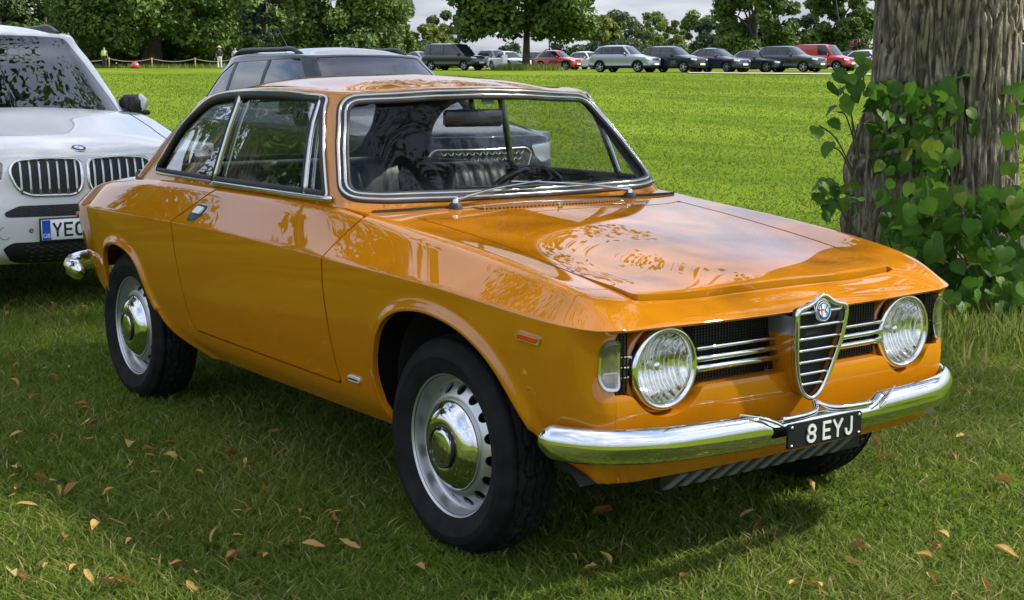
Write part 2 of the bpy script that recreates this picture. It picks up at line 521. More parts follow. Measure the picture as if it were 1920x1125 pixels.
    i, j = np.meshgrid(np.arange(nr - 1), np.arange(ns - 1), indexing='ij')
    F.append(np.stack([Uid[i, j], Uid[i, j + 1], Uid[i + 1, j + 1], Uid[i + 1, j]], -1).reshape(-1, 4))
    F = np.concatenate(F)
    N = vnorm(V, F)
    cen = np.abs(V[:, 1]) < 1e-5
    N[cen, 1] = 0; N /= np.linalg.norm(N, axis=1)[:, None] + 1e-12
    isU = np.zeros(len(V), bool); isU[nl * nc:] = True; isU[:nc] = True
    return (V, N, F.tolist()), isU

def cabin_half(ST, zc, bulge=.02, nb=26, nt=30, n=240, xr=None, edge=.86):
    """right half of a greenhouse. ST rows: base x,h,z, top x,h,z from the rear centre to the front centre; zc: roof centre line (x, z)"""
    ST = np.asarray(ST, float)
    k = np.r_[0, np.cumsum(np.linalg.norm(np.diff(ST[:, :3], axis=0), axis=1) + np.linalg.norm(np.diff(ST[:, 3:], axis=0), axis=1))]
    S = ncs(k, ST)(np.linspace(0, k[-1], n))
    Bs = np.stack([S[:, 0], -S[:, 1], S[:, 2]], 1); Tp = np.stack([S[:, 3], -S[:, 4], S[:, 5]], 1)
    Bs[0, 1] = Bs[-1, 1] = Tp[0, 1] = Tp[-1, 1] = 0
    zf = ncs([q[0] for q in zc], [q[1] for q in zc])
    d = np.gradient(Tp + Bs, axis=0)[:, :2]; d /= np.linalg.norm(d, axis=1)[:, None] + 1e-9
    pn = np.stack([d[:, 1], -d[:, 0], 0 * d[:, 0]], 1)
    for _ in range(10): pn[1:-1] = .25 * pn[:-2] + .5 * pn[1:-1] + .25 * pn[2:]
    Md = (Bs + Tp) / 2 + pn * bulge
    x0, x1 = xr if xr else (Tp[:, 0].min() + .3, Tp[:, 0].max() - .3)
    wall = [0, .25, .5, .75, .92, 1.0]
    ctr = [Bs * (1 - q) + Tp * q + pn * bulge * math.sin(math.pi * q) for q in wall]
    for q in (edge, .6, .3, 0):
        xx = np.clip(Tp[:, 0], x0, x1); x = xx + (Tp[:, 0] - xx) * q; y = Tp[:, 1] * q
        z = Tp[:, 2] + (zf(x) - Tp[:, 2]) * (1 - q ** 2.0)
        ctr.append(np.stack([x, y, z], 1))
    ctr = np.array(ctr)
    rows = []
    out = np.zeros((nb + nt, n, 3))
    for j in range(n):
        c = ctr[:, j]; prm = np.r_[0, np.cumsum(np.linalg.norm(np.diff(c, axis=0), axis=1) + 1e-5)]
        f = ncs(prm, c)
        e = np.linspace(0, 1, nt + 1)[1:] ** 1.6
        kt = len(wall) - 1; out[:, j] = f(np.r_[np.linspace(0, prm[kt], nb), prm[kt] + (prm[-1] - prm[kt]) * e])
    out[:, 0, 1] = 0; out[:, -1, 1] = 0; out[..., 1] = np.minimum(out[..., 1], 0)
    V = out.reshape(-1, 3); m = nb + nt
    i, j = np.meshgrid(np.arange(m - 1), np.arange(n - 1), indexing='ij'); a = i * n + j
    F = np.stack([a, a + 1, a + n + 1, a + n], -1).reshape(-1, 4)
    N = vnorm(V, F)
    # rows that collapse on the centre line face straight up
    last = V[:, 1] > -1e-6
    N[last, 1] = 0
    bad = np.linalg.norm(N, axis=1) < .5; N[bad] = (0, 0, 1); N /= np.linalg.norm(N, axis=1)[:, None]
    return V, N, F.tolist()
# ------------------------------------------------------------------ materials for the cars
PAINT = mat('ochre_paint', (.43, .152, .0035), .45, 0, 1.0, spec=.0, coat_rough=.0, coat_ior=1.7)
def waviness(m, scale, strength):
    # slight panel waviness and orange peel in the lacquer
    nt = m.node_tree; b = nt.nodes['Principled BSDF']; tc = nt.nodes.new('ShaderNodeTexCoord'); n1 = nt.nodes.new('ShaderNodeTexNoise'); n1.inputs['Scale'].default_value = scale; n1.inputs['Detail'].default_value = 1
    bp = nt.nodes.new('ShaderNodeBump'); bp.inputs['Strength'].default_value = strength; bp.inputs['Distance'].default_value = .01
    nt.links.new(tc.outputs['Object'], n1.inputs['Vector']); nt.links.new(n1.outputs[0], bp.inputs['Height']); nt.links.new(bp.outputs[0], b.inputs['Coat Normal'])
waviness(PAINT, 4.0, .008)
def dusty(m, lo, hi):
    # faint dust film: the lacquer is a little duller in patches
    nt = m.node_tree; b = nt.nodes['Principled BSDF']; tc = nt.nodes.new('ShaderNodeTexCoord'); n1 = nt.nodes.new('ShaderNodeTexNoise'); n1.inputs['Scale'].default_value = 7; n1.inputs['Detail'].default_value = 8; n1.inputs['Roughness'].default_value = .7
    mr = nt.nodes.new('ShaderNodeMapRange'); mr.inputs['From Min'].default_value = .4; mr.inputs['From Max'].default_value = .75; mr.inputs['To Min'].default_value = lo; mr.inputs['To Max'].default_value = hi
    nt.links.new(tc.outputs['Object'], n1.inputs['Vector']); nt.links.new(n1.outputs[0], mr.inputs[0]); nt.links.new(mr.outputs[0], b.inputs['Coat Roughness'])
dusty(PAINT, .0, .05)
CHROME = mat('chrome', (.70, .70, .70), .045, 1.0, rvar=.03, vscale=9)
TRIMC = mat('trim_chrome', (.56, .56, .55), .13, 1.0)
CHROME2 = mat('dull_chrome', (.62, .62, .6), .22, 1.0)
STEEL = mat('wheel_silver', (.52, .53, .54), .34, .85, rvar=.08, vscale=12)
RUBBER = mat('rubber', (.018, .018, .019), .62, var=.25, vscale=14)
TYRE = mat('tyre_rubber', (.011, .011, .0115), .8, spec=.18, var=.4, vscale=18, bump=.25, bscale=160)
BLACK = mat('black_plastic', (.012, .012, .013), .45)
DARK = mat('dark_underside', (.014, .013, .012), .9)
VINYL = mat('black_vinyl', (.024, .024, .027), .34, bump=.12, bscale=220)
VINYL2 = mat('grey_vinyl', (.05, .052, .05), .5, bump=.1, bscale=220)
GLASS = glass_mat('window_glass', (.84, .87, .85), 2.25)
WSGLASS = glass_mat('windscreen_glass', (.95, .97, .96), 1.22, power=6.5)
LENS = glass_mat('lamp_glass', (.97, .97, .95), 1.5)
AMBER = mat('amber_lens', (.50, .06, .008), .3, spec=.2)
REDL = mat('red_lens', (.35, .02, .015), .12, coat=1)
CLEARL = mat('clear_lens', (.62, .62, .6), .12, coat=1)
WHITE_P = mat('plate_white', (.78, .78, .76), .4)
BLACK_P = mat('plate_black', (.008, .008, .009), .5, spec=.2)
SILVERL = mat('silver_letters', (.72, .72, .7), .3, .3)

def fluted(name, base):
    m = bpy.data.materials.new(name); m.use_nodes = True; nt = m.node_tree; b = nt.nodes['Principled BSDF']
    b.inputs['Base Color'].default_value = (*base, 1); b.inputs['Metallic'].default_value = 1.0; b.inputs['Roughness'].default_value = .06
    tc = nt.nodes.new('ShaderNodeTexCoord'); w = nt.nodes.new('ShaderNodeTexWave'); w.bands_direction = 'Y'; w.inputs['Scale'].default_value = 16; w.inputs['Distortion'].default_value = .3
    w.inputs['Detail'].default_value = 2
    bp = nt.nodes.new('ShaderNodeBump'); bp.inputs['Strength'].default_value = .9; bp.inputs['Distance'].default_value = .01
    nt.links.new(tc.outputs['Object'], w.inputs['Vector']); nt.links.new(w.outputs['Fac'], bp.inputs['Height']); nt.links.new(bp.outputs[0], b.inputs['Normal'])
    return m
REFLECTOR = fluted('lamp_reflector', (.82, .82, .79))

# ------------------------------------------------------------------ wheels
def wheel(parent, c, s, r_tyre, r_rim, w, style, z0=0.0, n=64, spin=0.0, name='wheel'):
    """s = -1 right side, +1 left side; c = centre of the rim's outer plane. The thing looks along s*y"""
    wh = bpy.data.objects.new(name, None); col.objects.link(wh); wh.parent = parent; wh.location = c; wh.empty_display_size = .1
    M = to_y((0, 0, 0), s)
    hw = w / 2
    # tyre: sidewalls and a tread of staggered blocks
    prof = [(r_rim - .012, -.004), (r_rim + .004, .010), (r_rim + .03, .020), (r_rim + .040, .0238), (r_rim + .043, .0262), (r_rim + .047, .0262), (r_rim + .050, .0245), (r_rim + (r_tyre - r_rim) * .62, .0245), (r_tyre - .035, .020), (r_tyre - .016, .006), (r_tyre - .006, -.008)]
    tread = np.linspace(-.010, -w + .010, 25 if n > 40 else 5)
    inner = [(r_tyre - .016, -w - .006), (r_tyre - .04, -w - .014), (r_rim, -w - .01), (r_rim - .02, -w + .02)]
    P = prof + [(r_tyre, q) for q in tread] + inner
    nn = 240 if n > 40 else n
    V, F = lathe(P, nn, False)
    V = V.reshape(len(P), nn, 3)
    if n > 40:
        t = np.arange(nn)
        for k in range(len(tread)):
            i = len(prof) + k
            rib = k // 6; zig = (np.abs((t % 10) - 5) // 2).astype(int)
            groove = (((k + zig) % 6) == 0) | (((t + rib * 5) % 10) < 2) & (((k + zig) % 6) < 4)
            rr = np.where(groove, r_tyre - .009, r_tyre) - .012 * abs((k - 12) / 12.0) ** 3
            V[i, :, 0] *= rr / r_tyre; V[i, :, 1] *= rr / r_tyre
    Vt = xf(V.reshape(-1, 3), M)
    ty = mk('tyre', Vt, F, TYRE, wh)
    if n > 40:
        for fi, f in enumerate(ty.data.polygons):
            if len(prof) - 1 <= fi // nn < len(prof) + len(tread): f.use_smooth = False
    if style == 'steel':
        prof = [(r_rim, -.002), (r_rim + .003, .002), (r_rim - .002, .004), (r_rim - .010, .000), (r_rim - .014, -.012), (r_rim - .017, -.034), (.181, -.043), (.172, -.040), (.160, -.028), (.148, -.018), (.138, -.012), (.125, -.012), (.06, -.014)]
        pr = resample(np.c_[np.array(prof), np.zeros(len(prof))], .0035, False)[:, :2]
        V, F = lathe(pr, 192, False); N = vnorm(V, np.array(F)); 
        if N[:, 2].mean() < 0: F = [tuple(reversed(f)) for f in F]; N = -N
        a = np.arctan2(V[:, 1], V[:, 0]); rr = np.hypot(V[:, 0], V[:, 1]); k = 16
        da = (a + spin + np.pi / k) % (2 * np.pi / k) - np.pi / k
        d = np.sqrt((da * .158 / .0155) ** 2 + ((rr - .158) / .0145) ** 2) - 1
        (V, N, F), cut = clip((V, N, F), d * .013)
        J = join((V, N, F), lips(V, N, cut, .007))
        shellobj('rim', (xf(J[0], M), J[1] @ M[:3, :3].T, J[2]), STEEL, wh)
        rim_edge = B().add(*[q for q in (lambda a_: (xf(a_[0], M), a_[1]))(lathe([(.180, -.075), (.06, -.075)], 48, False))]).obj('brake_drum', DARK, wh)
        hp = [(.124, -.014), (.126, -.007), (.124, -.001), (.117, .003), (.108, .012), (.096, .021), (.078, .027), (.062, .029), (.056, .025), (.052, .030), (.048, .034), (.040, .036), (.018, .0375), (0, .038)]
        V, F = lathe(hp, 64, False); o = mk('hub_cap', xf(V, M), F, CHROME, wh)
        V, F = lathe([(.0585, .0285), (.0580, .0345), (.0525, .035), (.0525, .029)], 48, False); mk('hub_ring', xf(V, M), F, BLACK, o)
        b = B()
        for q in range(14):
            an = q / 14 * 2 * math.pi
            if q in (6, 7, 13, 0): continue
            b.box((0, 0, 0), (.0045, .009, .002), None)
            b.V[-1] = b.V[-1] @ np.array([[math.cos(an), math.sin(an), 0], [-math.sin(an), math.cos(an), 0], [0, 0, 1]]) + np.array([.0552 * math.cos(an), .0552 * math.sin(an), .0352])
            b.V[-1] = xf(b.V[-1], M)
        b.obj('embossed_letters', CHROME, o, False)['kind'] = 'stuff'
    else:
        b = B()
        V, F = lathe([(r_rim + .002, -.004), (r_rim + .002, .004), (r_rim - .012, .002), (r_rim - .022, -.03), (r_rim - .03, -.12)], max(24, n // 2), False); b.add(xf(V, M), F)
        k = style[1]
        for q in range(k):
            an = q / k * 2 * math.pi + spin
            for off in ((-.06, .06) if style[2] else (0,)):
                u = np.array([[math.cos(an + off), -math.sin(an + off), 0], [math.sin(an + off), math.cos(an + off), 0], [0, 0, 1]])
                L_ = r_rim - .02
                pts = np.array([(.03, -.022, -.012), (L_, -.016, -.004), (L_, .016, -.004), (.03, .022, -.012), (.03, -.026, -.045), (L_, -.02, -.04), (L_, .02, -.04), (.03, .026, -.045)])
                b.add(xf(pts @ u.T, M), [(0, 1, 2, 3), (7, 6, 5, 4), (0, 4, 5, 1), (1, 5, 6, 2), (2, 6, 7, 3), (3, 7, 4, 0)])
        V, F = lathe([(.05, -.05), (.05, -.006), (.04, .0), (0, .002)], 20, False); b.add(xf(V, M), F)
        b.obj('rim', style[0], wh, False)
        V, F = lathe([(r_rim - .03, -.075), (0, -.075)], 24, False); mk('brake_disc', xf(V, M), F, DARK, wh)
    return wh

def arch_well(name, parent, poly, h, depth, m, sy):
    """inner wheel house: a tunnel from the arch edge inwards, closed by a back wall"""
    P = np.asarray(poly); P = P[P[:, 1] > .30]; n = len(P)
    V = [(x, sy * (h - .012), z) for x, z in P] + [(x, sy * (h - depth), z) for x, z in P]
    F = [(i, (i + 1), n + i + 1, n + i) for i in range(n - 1)] + [tuple(range(n, 2 * n))]
    return mk(name, V, F, m, parent, False)

def sweep(path, prof, closed_prof=True):
    """profile (out, z) carried along a plan path; out is measured along the plan normal"""
    P = np.asarray(path, float); T = np.gradient(P[:, :2], axis=0); T /= np.linalg.norm(T, axis=1)[:, None]
    pn = np.stack([T[:, 1], -T[:, 0]], 1); V = []
    for i, p in enumerate(P):
        q = prof(i / (len(P) - 1)) if callable(prof) else prof
        for o, z in q: V.append((p[0] + pn[i, 0] * o, p[1] + pn[i, 1] * o, p[2] + z))
    k = len(q); F = []
    for i in range(len(P) - 1):
        for j in range(k if closed_prof else k - 1):
            a, b_ = i * k + j, i * k + (j + 1) % k; F.append((a, b_, b_ + k, a + k))
    if closed_prof: F.append(tuple(range(k - 1, -1, -1))); F.append(tuple(range((len(P) - 1) * k, len(P) * k)))
    return np.array(V), F

# ------------------------------------------------------------------ the ochre coupe
coupe = thing('coupe_car', 'glossy ochre yellow vintage two door coupe with chrome bumpers parked on the grass', 'car')
ST = [
    (-1.970, .600, .745, -1.972, .598, .747, -2.020, .500, .744, -2.060, .742),
    (-1.900, .652, .748, -1.910, .605, .785, -1.960, .500, .790, -2.000, .790),
    (-1.780, .697, .753, -1.780, .620, .825, -1.820, .500, .840, -1.850, .845),
    (-1.440, .748, .763, -1.440, .645, .868, -1.460, .500, .884, -1.480, .890),
    (-1.000, .772, .772, -1.000, .660, .903, -1.000, .500, .915, -1.000, .920),
    (-.500, .785, .781, -.500, .668, .914, -.500, .500, .925, -.500, .930),
    (.000, .790, .780, .000, .672, .915, .000, .500, .925, .000, .930),
    (.400, .790, .773, .400, .668, .907, .420, .530, .905, .450, .912),
    (.600, .790, .767, .600, .660, .893, .600, .540, .891, .620, .902),
    (.800, .789, .762, .800, .652, .877, .800, .523, .873, .800, .887),
    (1.000, .787, .757, 1.000, .651, .861, 1.000, .516, .853, 1.000, .868),
    (1.200, .782, .749, 1.200, .649, .842, 1.200, .511, .829, 1.200, .844),
    (1.400, .773, .735, 1.400, .648, .818, 1.400, .511, .800, 1.400, .812),
    (1.530, .757, .722, 1.530, .648, .797, 1.540, .505, .777, 1.550, .782),
    (1.640, .732, .710, 1.635, .643, .772, 1.650, .500, .757, 1.670, .753),
    (1.710, .700, .702, 1.700, .636, .743, 1.715, .500, .736, 1.735, .731),
    (1.752, .660, .697, 1.745, .629, .714, 1.757, .500, .713, 1.777, .709),
    (1.766, .620, .696, 1.767, .618, .6965, 1.780, .500, .6955, 1.800, .694)]
zb = [(-2.1, .45), (-1.75, .42), (-1.6, .36), (-1.45, .33), (-1.3, .30), (-.5, .285), (1.0, .285), (1.5, .30), (1.8, .30)]
HB, HU = body_half(ST, zb, .292, .45,
    [(0, 0), (.15, .003), (.35, .012), (.55, .024), (.75, .042), (.88, .062), (1, .105)],
    [(0, 0), (.04, .012), (.1, .022), (.3, .024), (.47, .012), (.6, .014), (.75, .022), (.9, .04), (1, .062)],
    [(0, 0), (.1, -.005), (.5, 0), (.9, .03), (1, .06)], ns=300, nl=90)
V, N, F = HB
ARCH_F = crom([(.96, .16), (.928, .24), (.905, .31), (.868, .366), (.853, .429), (.858, .489), (.890, .566), (.939, .620), (1.005, .654), (1.07, .669), (1.145, .675), (1.218, .669), (1.288, .655), (1.345, .635), (1.40, .604), (1.447, .563), (1.485, .515), (1.517, .466), (1.547, .424), (1.58, .392), (1.62, .36), (1.66, .333), (1.70, .31), (1.72, .27), (1.72, .16)], 5, False)
ARCH_R = crom([(-1.40, .16), (-1.392, .30), (-1.385, .40), (-1.378, .46), (-1.368, .52), (-1.352, .570), (-1.32, .605), (-1.262, .628), (-1.182, .638), (-1.09, .632), (-1.01, .612), (-.955, .578), (-.915, .53), (-.878, .475), (-.83, .42), (-.76, .368), (-.68, .332), (-.60, .308), (-.52, .292), (-.46, .28), (-.40, .25), (-.40, .16)], 5, False)
side = ~HU
side[:] = True
xz = V[:, [0, 2]]
dF = -sdf(xz, ARCH_F); dR = -sdf(xz, ARCH_R)
dA = np.minimum(dF, dR)
sideish = smoothstep(.35, .7, -N[:, 1])
fl = (.015 * np.exp(-((dA - .006) / .017) ** 2)) * sideish * (dA > -.05)
fl *= np.where(dR < dF, np.where(V[:, 2] < .42, .45, 1) if True else 1, np.where(V[:, 0] > 1.55, .35, 1.0))
V = V + N * fl[:, None]
# nose panel sits a little lower than the wings, the bonnet stands proud of it
NOSE = np.array([(1.678, 0), (1.672, -.497), (1.768, -.614), (1.83, -.6), (1.86, 0)])
dn = sdf(V[:, :2] * [1, 1], np.vstack([NOSE, [(1.86, .1), (1.678, .1)]]))
V[:, 2] -= .007 * smoothstep(0, .012, dn) * HU * (1 - smoothstep(1.74, 1.79, V[:, 0]))
N = vnorm(V, np.array(F)); cen = np.abs(V[:, 1]) < 1e-5; N[cen, 1] = 0; N /= np.linalg.norm(N, axis=1)[:, None] + 1e-12
HB0 = (V, N, F)

def near(Vs, Ns, idx, q, k=6):
    d = ((Vs[idx] - q) ** 2).sum(1); o = np.argsort(d)[:k]; w = 1 / (d[o] + 1e-8); w /= w.sum(); return o, w
SIDEM = np.where((N[:, 1] < -.25))[0]; TOPM = np.where(N[:, 2] > .5)[0]
def on_side(x, z):
    o, w = near(V0[:, [0, 2]], None, SIDEM, np.array((x, z))); i = SIDEM[o]
    n = (N0[i] * w[:, None]).sum(0); return np.array((x, (V0[i, 1] * w).sum(), z)), n / np.linalg.norm(n)
def on_top(x, y):
    o, w = near(V0[:, :2], None, TOPM, np.array((x, -abs(y)))); i = TOPM[o]
    n = (N0[i] * w[:, None]).sum(0); n[1] *= -1 if y > 0 else 1; return np.array((x, y, (V0[i, 2] * w).sum())), n / np.linalg.norm(n)
V0, N0 = V, N

# --- cut the openings and panels
G = .0044
H = HB0
H, c1 = clip(H, np.minimum(-sdf(H[0][:, [0, 2]], ARCH_F), -sdf(H[0][:, [0, 2]], ARCH_R)))
archlip = lips(H[0], H[1], c1, .018, (0, 1, 0))
# cabin opening
CAB = [(-1.60, 0), (-1.585, .25), (-1.54, .41), (-1.44, .52), (-1.27, .59), (-1.05, .625), (-.7, .637), (-.3, .644), (.1, .645), (.31, .64), (.40, .625), (.45, .58), (.5, .41), (.525, .2), (.53, 0)]
CABP = np.array([(x, -h) for x, h in CAB] + [(.53, .1), (-1.6, .1)])
topm = H[1][:, 2] > .25
H, _ = clip(H, np.where((H[0][:, 2] > .86), -sdf(H[0][:, :2], CABP), 1.0))
# front opening: grille slot plus the two lamp openings
def slot(yz):
    y = np.abs(yz[:, 0]); z = yz[:, 1]
    box = np.minimum(np.minimum(z - .530, .6885 - z), .618 - y)
    lowb = .53 + .0 * y
    lamp = .121 - np.hypot(y - .4585, z - .5837)
    k = .02; h_ = np.clip(.5 + .5 * (box - lamp) / k, 0, 1)
    return np.minimum(lamp * (1 - h_) + box * h_ + k * h_ * (1 - h_), .6885 - z)
dS = np.where((H[0][:, 0] > 1.60) & (H[1][:, 0] > -.2), -slot(H[0][:, 1:]), 1.0)
H, c2 = clip(H, dS)
slotlip = lips(H[0], H[1], c2, .05, (-1, 0, 0))
# bonnet
BON = np.array([(1.687, .1), (1.687, 0), (1.684, -.25), (1.674, -.497), (1.54, -.504), (1.4, -.510), (1.2, -.511), (1.0, -.516), (.8, -.523), (.722, -.530), (.735, -.500), (.752, -.44), (.785, -.25), (.797, 0), (.797, .1)])
dB = np.where((H[1][:, 2] > .3) & (H[0][:, 0] > .6), sdf(H[0][:, :2], BON), -1.0)
bon, cb = clip(H, dB - G)
H, cb2 = clip(H, -dB - G)
bv = bon[0].copy(); bv[:, 2] += .010 * smoothstep(1.40, 1.68, bv[:, 0]); bon = (bv, bon[1], bon[2])
bonlip = lips(bon[0], bon[1], cb, .022, (0, 0, -1)); blip2 = lips(H[0], H[1], cb2, .03, (0, 0, -1))
# boot lid
BOOT = np.array([(-1.985, .1), (-1.985, -.3), (-1.95, -.5), (-1.66, -.53), (-1.635, -.3), (-1.63, .1)])
dT = np.where((H[1][:, 2] > .3) & (H[0][:, 0] < -1.55), sdf(H[0][:, :2], BOOT), -1.0)
boot, cb3 = clip(H, dT - G); H, cb4 = clip(H, -dT - G); blip4 = lips(H[0], H[1], cb4, .03, (0, 0, -1))
# doors
DOOR = crom([(-.36, .97), (-.38, .915), (-.43, .88), (-.50, .825), (-.553, .785), (-.552, .74), (-.535, .6), (-.50, .45), (-.474, .40)], 4, False)[:-1].tolist() + rpoly([(-.474, .40), (-.470, .388), (.615, .379), (.603, .45)], [.0, .012, .012, .0], 4).tolist()[1:] + crom([(.603, .45), (.593, .55), (.586, .649), (.588, .74), (.597, .80), (.615, .855)], 4, False)[1:].tolist() + rpoly([(.615, .855), (.632, .889), (.50, .903), (.425, .906), (.42, .97)], [0, .008, .01, .02, 0], 4).tolist()[1:]
dD = np.where(H[1][:, 1] < -.05, sdf(H[0][:, [0, 2]], np.array(DOOR)), -1.0)
door, cd = clip(H, dD - G); H, cd2 = clip(H, -dD - G)
doorlip = lips(door[0], door[1], cd, .03); dlip2 = lips(H[0], H[1], cd2, .035)

# --- greenhouse
GH = [(-1.62, 0, .915, -1.05, 0, 1.237), (-1.605, .25, .912, -1.045, .20, 1.235), (-1.56, .42, .906, -1.03, .36, 1.226), (-1.46, .535, .898, -.98, .455, 1.212), (-1.28, .610, .893, -.86, .515, 1.215),
      (-1.05, .645, .896, -.68, .545, 1.235), (-.75, .660, .904, -.48, .558, 1.248), (-.3, .667, .908, -.2, .567, 1.256), (.1, .668, .908, .03, .566, 1.256), (.395, .666, .904, .155, .553, 1.252),
      (.474, .655, .900, .207, .517, 1.247), (.515, .600, .896, .227, .45, 1.247), (.53, .42, .893, .25, .30, 1.257), (.555, .20, .895, .262, .14, 1.264), (.56, 0, .896, .265, 0, 1.266)]
ZC = [(-1.05, 1.237), (-.85, 1.283), (-.6, 1.306), (-.3, 1.313), (.0, 1.303), (.265, 1.266)]
K = cabin_half(GH, ZC, bulge=.004, xr=(-.75, .02), n=300, nb=44, nt=30, edge=.90)
K0 = K
DLO = rpoly(crom([(-1.045, .960), (-1.015, .987), (-.946, 1.083), (-.84, 1.158), (-.71, 1.212), (-.56, 1.236), (-.39, 1.245), (-.235, 1.249), (-.075, 1.249), (.055, 1.245), (.155, 1.239)], 4, False).tolist() + [(.222, 1.232), (.25, 1.19), (.344, 1.067), (.420, .930), (.415, .926), (-1.03, .926)], [0.0] * 40 + [.0, .03, .0, .0, .0, .006, .016], 6) if False else None
top = crom([(-1.045, .962), (-1.015, .987), (-.946, 1.083), (-.84, 1.158), (-.71, 1.212), (-.56, 1.236), (-.39, 1.245), (-.235, 1.249), (-.075, 1.249), (.055, 1.246), (.15, 1.241)], 4, False)
DLO = np.vstack([top, rpoly([(.15, 1.241), (.228, 1.234), (.25, 1.19)], [0, .03, 0], 7)[1:], [(.295, 1.127), (.336, 1.067), (.373, 1.0)], rpoly([(.373, 1.0), (.418, .926), (.2, .926)], [0, .008, 0])[1:], [(-.5, .926)], rpoly([(-.9, .926), (-1.052, .926), (-1.045, .962)], [0, .018, 0])[:-1]])
WSP = [(0, .907), (.3, .907), (.52, .910), (.655, .921), (.59, 1.09), (.515, 1.243), (.36, 1.249), (.2, 1.258), (0, 1.262)]
WSP = WSP + [(-a, b_) for a, b_ in WSP[-2:0:-1]]
WSr = [0, 0, .03, .055, .03, .055, .03, .02, .0] + [.02, .03, .055, .03, .055, .03, 0]
WS = rpoly(WSP, WSr, 8)
RWP = [(0, .940), (.3, .938), (.50, .935), (.475, 1.08), (.40, 1.208), (.2, 1.217), (0, 1.22)]
RWP = RWP + [(-a, b_) for a, b_ in RWP[-2:0:-1]]
RW = rpoly(RWP, .05, 6)
kv, kn = K[0], K[1]
d_side = np.where((kn[:, 1] < -.3) & (kv[:, 1] < -.4), sdf(kv[:, [0, 2]], DLO), -.5)
d_ws = np.where(kv[:, 0] > .10, sdf(kv[:, 1:], WS) - .008, -.5)
_, _cw = clip(K, d_ws)
_wsm, _ = clip(K, d_ws); _wl = np.concatenate([_wsm[0][l] for l, _c in chain(_cw)])
_sel = np.where((d_side > -.2) & (kv[:, 0] > .05))[0]
_dd = np.sqrt(((kv[_sel][:, None, :] - _wl[None, ::2, :]) ** 2).sum(2).min(1))
d_side[_sel] = np.minimum(d_side[_sel], np.where(d_ws[_sel] > 0, -_dd, _dd) - .050)
d_rw = np.where(kv[:, 0] < -.95, sdf(kv[:, 1:], RW), -.5)
dall = np.maximum(np.maximum(d_side, d_ws), d_rw)
roof, ck = clip(K, -dall)
rooflip = lips(roof[0], roof[1], ck, .024)
lin = offs(roof, -.022)
side_g, cs_ = clip(K, d_side); ws_g, cw_ = clip(K, d_ws); rw_g, cr_ = clip(K, d_rw)

body = both(join(H, archlip, slotlip, blip2, blip4, dlip2, roof))
shellobj('window_reveal', both(rooflip), RUBBER, coupe)
shellobj('body', body, PAINT, coupe)
b_on = both(join(bon, bonlip)); shellobj('bonnet', b_on, PAINT, coupe)
shellobj('boot_lid', both(boot), PAINT, coupe)
lin = both(lin)
mk('headlining', lin[0], [tuple(reversed(f)) for f in lin[2]], VINYL2, coupe, True)
shellobj('windscreen', offs(both(ws_g), -.008), WSGLASS, coupe)
shellobj('rear_window', offs(both(rw_g), -.008), GLASS, coupe)

def trim_loops(M, cut, specs, parent, sidepar=None, sym=True):
    for l, closed in chain(cut):
        P = M[0][l]; Nn = M[1][l]
        if len(P) < 8: continue
        Q = resample(P, .012, closed)
        # normals at the new points
        nn = np.array([Nn[((P - q) ** 2).sum(1).argmin()] for q in Q])
        for nm, r, off, m, fl_ in specs:
            Vt, Ft = tube(Q + nn * off, r, 8, closed)
            mk(nm, Vt, Ft, m, parent)

# windscreen and rear window trims need both halves in one loop
def full_trim(M, cut, name, r, off, m, inset=0.0, inner=None):
    for l, closed in chain(cut):
        P = M[0][l]; Nn = M[1][l]
        if len(P) < 8: continue
        if abs(P[0, 1]) < .02 and abs(P[-1, 1]) < .02:
            P = np.vstack([P, (P * [1, -1, 1])[::-1][1:-1]]); Nn = np.vstack([Nn, (Nn * [1, -1, 1])[::-1][1:-1]])
        cpt = P.mean(0)
        Q = resample(P, .014, True)
        nn = np.array([Nn[((P - q) ** 2).sum(1).argmin()] for q in Q])
        dr = cpt - Q; dr -= nn * (dr * nn).sum(1)[:, None]; dr /= np.linalg.norm(dr, axis=1)[:, None]
        T = np.roll(Q, -1, 0) - np.roll(Q, 1, 0); T /= np.linalg.norm(T, axis=1)[:, None]
        inw = np.cross(nn, T); sg = np.sign((inw * dr).sum(1).mean()); inw *= sg
        Vt, Ft = tube(Q + nn * off + inw * inset, r, 10, True); mk(name, Vt, Ft, m, coupe)
full_trim(ws_g, cw_, 'windscreen_trim', .0058, .007, TRIMC)
full_trim(ws_g, cw_, 'windscreen_trim', .0052, .006, TRIMC, .019)
full_trim(ws_g, cw_, 'windscreen_seal', .0085, .000, RUBBER, .010)
full_trim(ws_g, cw_, 'windscreen_seal', .0070, .000, RUBBER, .026)
full_trim(ws_g, cw_, 'windscreen_seal', .005, .002, RUBBER, -.007)
full_trim(rw_g, cr_, 'rear_window_trim', .009, .006, TRIMC)
full_trim(rw_g, cr_, 'rear_window_seal', .008, .002, RUBBER, .012)

